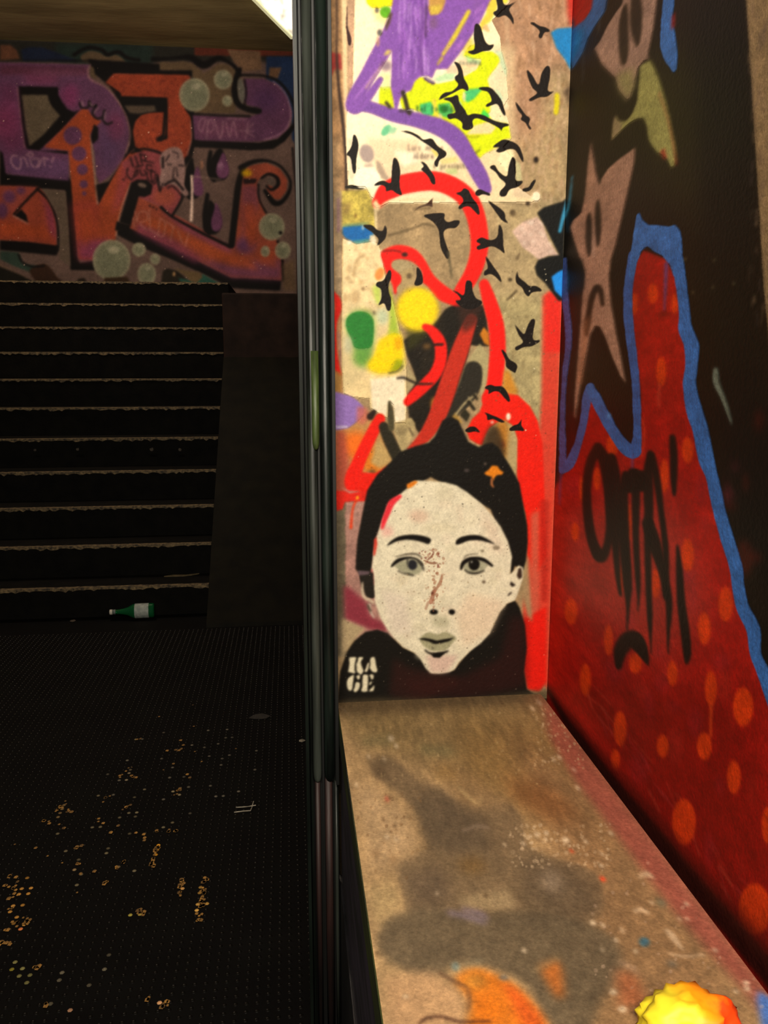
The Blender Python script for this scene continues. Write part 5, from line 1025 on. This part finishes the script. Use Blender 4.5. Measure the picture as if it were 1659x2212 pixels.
m_wear = rough_mat('ochre_wear', '#4c3414', '#c08838', .7, 50)
bm = bmesh.new()
for cx_, cy_, rx_, ry_, nn_, sl in ((25,1950,16,60,26,0),(60,1990,12,8,8,0),(335,1845,8,24,16,-.4),(330,1868,10,5,6,0),(392,1910,7,26,12,-.2),(440,1925,11,36,24,-.2),(430,1980,8,10,6,0),(225,1910,8,6,4,0),(135,1742,14,14,9,-1),(150,1752,8,4,4,0),(100,1775,6,5,3,0),(300,1972,14,8,8,0),(260,1868,12,12,7,-1),(270,1668,14,12,6,-1),(382,1712,8,10,6,-1),(285,1680,10,5,4,0),(300,1598,5,4,3,0),(105,2172,8,5,3,0),(356,2170,8,8,6,0),(322,2158,5,5,3,0),(165,1832,14,12,4,-1),(165,1860,8,6,3,0),(15,2040,20,6,6,0),(75,2090,10,5,4,0),(370,1792,12,5,6,0),(345,1796,10,3,3,0),(230,1725,8,10,4,-1),(275,1745,8,8,4,-1),(390,1615,14,6,4,0),(260,1790,60,60,10,0),(420,1600,90,80,12,0),(120,1850,90,80,10,0)):
    for _ in range(nn_):
        v_ = random.uniform(-1, 1); px_ = cx_+random.uniform(-1, 1)*rx_*(.5 if sl else 1)+sl*v_*ry_*.8; py_ = cy_+v_*ry_
        c = at1(px_, py_, 2, 0.0021); a = random.uniform(.0025, .006)
        vs_ = [bm.verts.new(c+Vector((dx*a, dy*a*1.3, 0))) for dx, dy in ((-1, -.7), (.7, -1), (1.1, .5), (.1, 1.1), (-.9, .6))]; bm.faces.new(vs_)
we = bm_obj('ochre_wear', bm, m_wear, floor); we['kind'] = 'stuff'
# scraps on the floor
m_scrap = rough_mat('pale_scrap', '#6c6458', '#b8ac98', .7, 60)
bm = bmesh.new(); c = at1(532, 1748, 2, 0.004)
def tube(bm, pts, r, seg=6):
    prev = None
    for i, p in enumerate(pts):
        p = Vector(p); t = (Vector(pts[min(i+1, len(pts)-1)])-Vector(pts[max(i-1, 0)])).normalized()
        u_ = t.orthogonal().normalized(); v_ = t.cross(u_)
        ring = [bm.verts.new(p+r*(u_*math.cos(a)+v_*math.sin(a))) for a in [2*math.pi*k/seg for k in range(seg)]]
        if prev:
            for k in range(seg): bm.faces.new((prev[k], prev[(k+1) % seg], ring[(k+1) % seg], ring[k]))
        else: bm.faces.new(ring)
        prev = ring
    bm.faces.new(prev); bmesh.ops.recalc_face_normals(bm, faces=bm.faces)
tube(bm, [(c.x-.038, c.y-.016, .005), (c.x-.01, c.y-.014, .006), (c.x+.014, c.y-.012, .005), (c.x+.02, c.y+.014, .007), (c.x-.002, c.y+.012, .006), (c.x-.034, c.y+.013, .005)], 0.0016)
tube(bm, [(c.x+.02, c.y+.014, .007), (c.x+.03, c.y+.018, .006)], 0.0016); tube(bm, [(c.x+.018, c.y+.01, .007), (c.x+.022, c.y+.04, .008)], 0.0014)
o = bm_obj('wire_scrap', bm, m_scrap); tag(o, 'small bent pale wire on the dark floor left of the post', 'wire')
def scrap(px, py, sx, sy, label, mat):
    bm = bmesh.new(); c = at1(px, py, 2, 0.003); k = 9
    ring = [(c.x+sx*math.cos(6.283*i/k)*random.uniform(.6, 1.1), c.y+sy*math.sin(6.283*i/k)*random.uniform(.6, 1.1)) for i in range(k)]
    prism(bm, ring, 2, 0.0021, 0.0045); o = bm_obj('paper_scrap', bm, mat); tag(o, label, 'scrap'); return o
scrap(157, 1341, .016, .02, 'small brown scrap on the floor left of the green bottle', rough_mat('brown_scrap', '#3c3028', '#54463a', .8, 50))
scrap(652, 1600, .012, .012, 'tiny white scrap on the floor against the post', m_scrap)
scrap(562, 1548, .045, .03, 'flat grey-brown scrap on the floor beside the post', rough_mat('grey_scrap', '#1c1814', '#2c2620', .8, 50))
scrap(612, 1400-60, .01, .012, 'tiny pale scrap at the foot of the sloping plinth', rough_mat('tan_scrap', '#3c3222', '#5c4c34', .8, 50))

# ================================================================== BOTTLE
m_glass, nt, b = new_mat('green_glass'); b.inputs['Base Color'].default_value = (0.01, 0.16, 0.05, 1); b.inputs['Roughness'].default_value = 0.08; b.inputs['Transmission Weight'].default_value = 0.55; b.inputs['IOR'].default_value = 1.5
gn = nt.nodes.new('ShaderNodeTexNoise'); gn.inputs['Scale'].default_value = 30; gb = nt.nodes.new('ShaderNodeBump'); gb.inputs['Strength'].default_value = .1; nt.links.new(gn.outputs['Fac'], gb.inputs['Height']); nt.links.new(gb.outputs[0], b.inputs['Normal'])
m_label = rough_mat('bottle_label', '#7c8480', '#a4a8a2', 0.6, 60, 0.2); m_cap = rough_mat('bottle_cap', '#b0a89c', '#d8d0c4', .5, 40); m_band = rough_mat('neck_label', '#4c5450', '#6c7470', .5, 50)
yb_ = 4.63; c = at1(285, 1312, 1, yb_); R = 0.042
bot = empty('glass_bottle', (c.x, yb_, 0.0)); tag(bot, 'green glass bottle with pale label lying at the foot of the stairs', 'bottle')
M = Matrix.Translation((c.x, yb_, R+0.0025)) @ Matrix.Rotation(math.radians(3), 4, 'Z')
Lb = 0.245; x0 = -Lb/2
bm = bmesh.new(); lathe(bm, [(0.012, x0+.012), (0.0125, x0+.03), (0.0135, x0+.05), (0.017, x0+.075), (0.024, x0+.1), (0.034, x0+.118), (R-.001, x0+.132), (R-.001, Lb/2-.008), (R-.005, Lb/2-.001), (.02, Lb/2)], 32, M)
ob = bm_obj('glass_body', bm, m_glass, bot, True)
bm = bmesh.new(); lathe(bm, [(R-.002, x0+.138), (R, x0+.139), (R, Lb/2-.03), (R-.002, Lb/2-.029)], 32, M); bm_obj('bottle_label', bm, m_label, bot, False)
bm = bmesh.new(); lathe(bm, [(.012, x0), (.0148, x0+.002), (.015, x0+.014), (.0142, x0+.016)], 24, M); bm_obj('bottle_cap', bm, m_cap, bot, True)
bm = bmesh.new(); lathe(bm, [(.0130, x0+.017), (.0140, x0+.018), (.0146, x0+.032), (.0142, x0+.033)], 24, M); bm_obj('neck_label', bm, m_band, bot, True)

# ================================================================== METAL POST beside the pillar
m_post = rough_mat('dark_green_steel', '#070a08', '#1b241f', 0.4, 9, 0.25, metal=0.0, stretch=(6, 6, 0.5), spec=0.3)
m_post2 = rough_mat('worn_grey_steel', '#0b0e0b', '#4a4f48', 0.42, 7, 0.3, metal=0.0, stretch=(8, 8, 0.45), spec=0.35, mid=(.35, .85))
m_blackm = rough_mat('black_groove', '#040504', '#0b0c0b', 0.6, 12, 0.2, stretch=(4, 4, .5))
m_rust = rough_mat('rust_red_steel', '#120a09', '#341c18', 0.6, 8, 0.3, stretch=(8, 8, .6))
m_lilac = rough_mat('lilac_steel', '#16121a', '#3c3444', 0.55, 8, 0.2, stretch=(8, 8, .6))
m_sleeve = rough_mat('green_sleeve', '#20280f', '#4a5c28', 0.5, 14, 0.2, stretch=(5, 5, .8))
m_flange = rough_mat('dark_flange_paint', '#040604', '#151c17', 0.45, 9, 0.25, stretch=(6, 6, 0.5), spec=0.25)
post = empty('metal_post', (0.05, 1.55, 0)); tag(post, 'dark green steel post of ribbed sections between stairs and pillar', 'post')
PZ = 2.9
box_obj('back_plate', (0.020, 0.083, 1.560, 1.585, 0.0, PZ), m_blackm, post, 0.001)
bm = bmesh.new(); box(bm, 0.0175, 0.0235, 1.498, 1.585, 0.0, PZ); bm_obj('edge_flange', bm, m_flange, post)
bm = bmesh.new(); box(bm, 0.0265, 0.0300, 1.520, 1.575, 0.0, PZ); bm_obj('edge_flange', bm, m_flange, post)
def rib(name, cx, cy, r, z0, z1, mat, sx=1.0, taper=True):
    bm = bmesh.new(); seg = 20; prev = None
    zs = [z0, z0+.004, z0+.012, z0+.025] if taper else [z0]
    rs = [r*.35, r*.7, r*.92, r] if taper else [r]
    zs.append(z1); rs.append(r)
    for z, rr in zip(zs, rs):
        ring = [bm.verts.new((cx+sx*rr*math.cos(2*math.pi*i/seg), cy+rr*math.sin(2*math.pi*i/seg), z)) for i in range(seg)]
        if prev:
            for i in range(seg): bm.faces.new((prev[i], prev[(i+1) % seg], ring[(i+1) % seg], ring[i]))
        else: bm.faces.new(list(reversed(ring)))
        prev = ring
    bm.faces.new(prev); return bm_obj(name, bm, mat, post, True)
rib('rib', 0.0405, 1.548, 0.0088, 0.60, PZ, m_post2)
rib('rib', 0.0650, 1.548, 0.0100, 0.60, PZ, m_post)
rib('rod', 0.0400, 1.552, 0.0055, 0.0, 0.606, m_rust, taper=False)
rib('rod', 0.0620, 1.552, 0.0078, 0.0, 0.606, m_rust, taper=False)
rib('rod', 0.0775, 1.550, 0.0036, 0.0, 0.60, m_post2, taper=False)
box_obj('edge_flange', (0.0765, 0.0830, 1.530, 1.560, 0.60, PZ), m_blackm, post, 0.0008)
box_obj('groove_strip', (0.0500, 0.0535, 1.545, 1.561, 0.0, PZ), m_blackm, post)
zt, zb_ = at1(682, 758, 1, 1.54).z, at1(686, 972, 1, 1.54).z
rib('sleeve', 0.0465, 1.541, 0.0072, zb_, zt, m_sleeve)

# ================================================================== CRUMPLED YELLOW LUMP ON THE LEDGE
m_lump, nt, b = new_mat('yellow_orange_paper'); N = nt.nodes; L = nt.links
tc = N.new('ShaderNodeTexCoord'); sp = N.new('ShaderNodeSeparateXYZ'); L.new(tc.outputs['Object'], sp.inputs[0])
nn = N.new('ShaderNodeTexNoise'); nn.inputs['Scale'].default_value = 28; nn.inputs['Detail'].default_value = 5; L.new(tc.outputs['Object'], nn.inputs['Vector'])
ad = N.new('ShaderNodeMath'); ad.operation = 'MULTIPLY_ADD'; ad.inputs[1].default_value = 14.0; L.new(sp.outputs['X'], ad.inputs[0]); L.new(nn.outputs['Fac'], ad.inputs[2])
cr = N.new('ShaderNodeValToRGB'); e = cr.color_ramp.elements; e[0].position = 0.30; e[0].color = (*lin('#ffe830'), 1); e[1].position = 1.0; e[1].color = (*lin('#ff4a08'), 1)
x = cr.color_ramp.elements.new(0.62); x.color = (*lin('#ffb010'), 1); x = cr.color_ramp.elements.new(0.86); x.color = (*lin('#ff9010'), 1)
L.new(ad.outputs[0], cr.inputs['Fac']); L.new(cr.outputs['Color'], b.inputs['Base Color']); b.inputs['Roughness'].default_value = .55
bm = bmesh.new(); bmesh.ops.create_icosphere(bm, subdivisions=4, radius=1.0)
from mathutils import noise as mn
for v in bm.verts:
    d_ = v.co.copy(); k = 1+0.30*mn.noise(d_*1.9+Vector((3, 1, 2)))+0.26*abs(mn.noise(d_*4.5))+0.10*abs(mn.noise(d_*11))
    v.co = Vector((d_.x*0.048*k, d_.y*0.036*k, max(d_.z, -0.25)*0.030*k))
c = at1(1484, 2235, 2, ZL)
zmin = min(v.co.z for v in bm.verts)
me = bpy.data.meshes.new('crumpled_wrapper'); bm.to_mesh(me); bm.free(); me.materials.append(m_lump)
for p in me.polygons: p.use_smooth = True
lump = link('crumpled_wrapper', me, None, (c.x, c.y, ZL-zmin+0.001)); tag(lump, 'crumpled bright yellow and orange wrapper lying on the concrete ledge', 'wrapper')
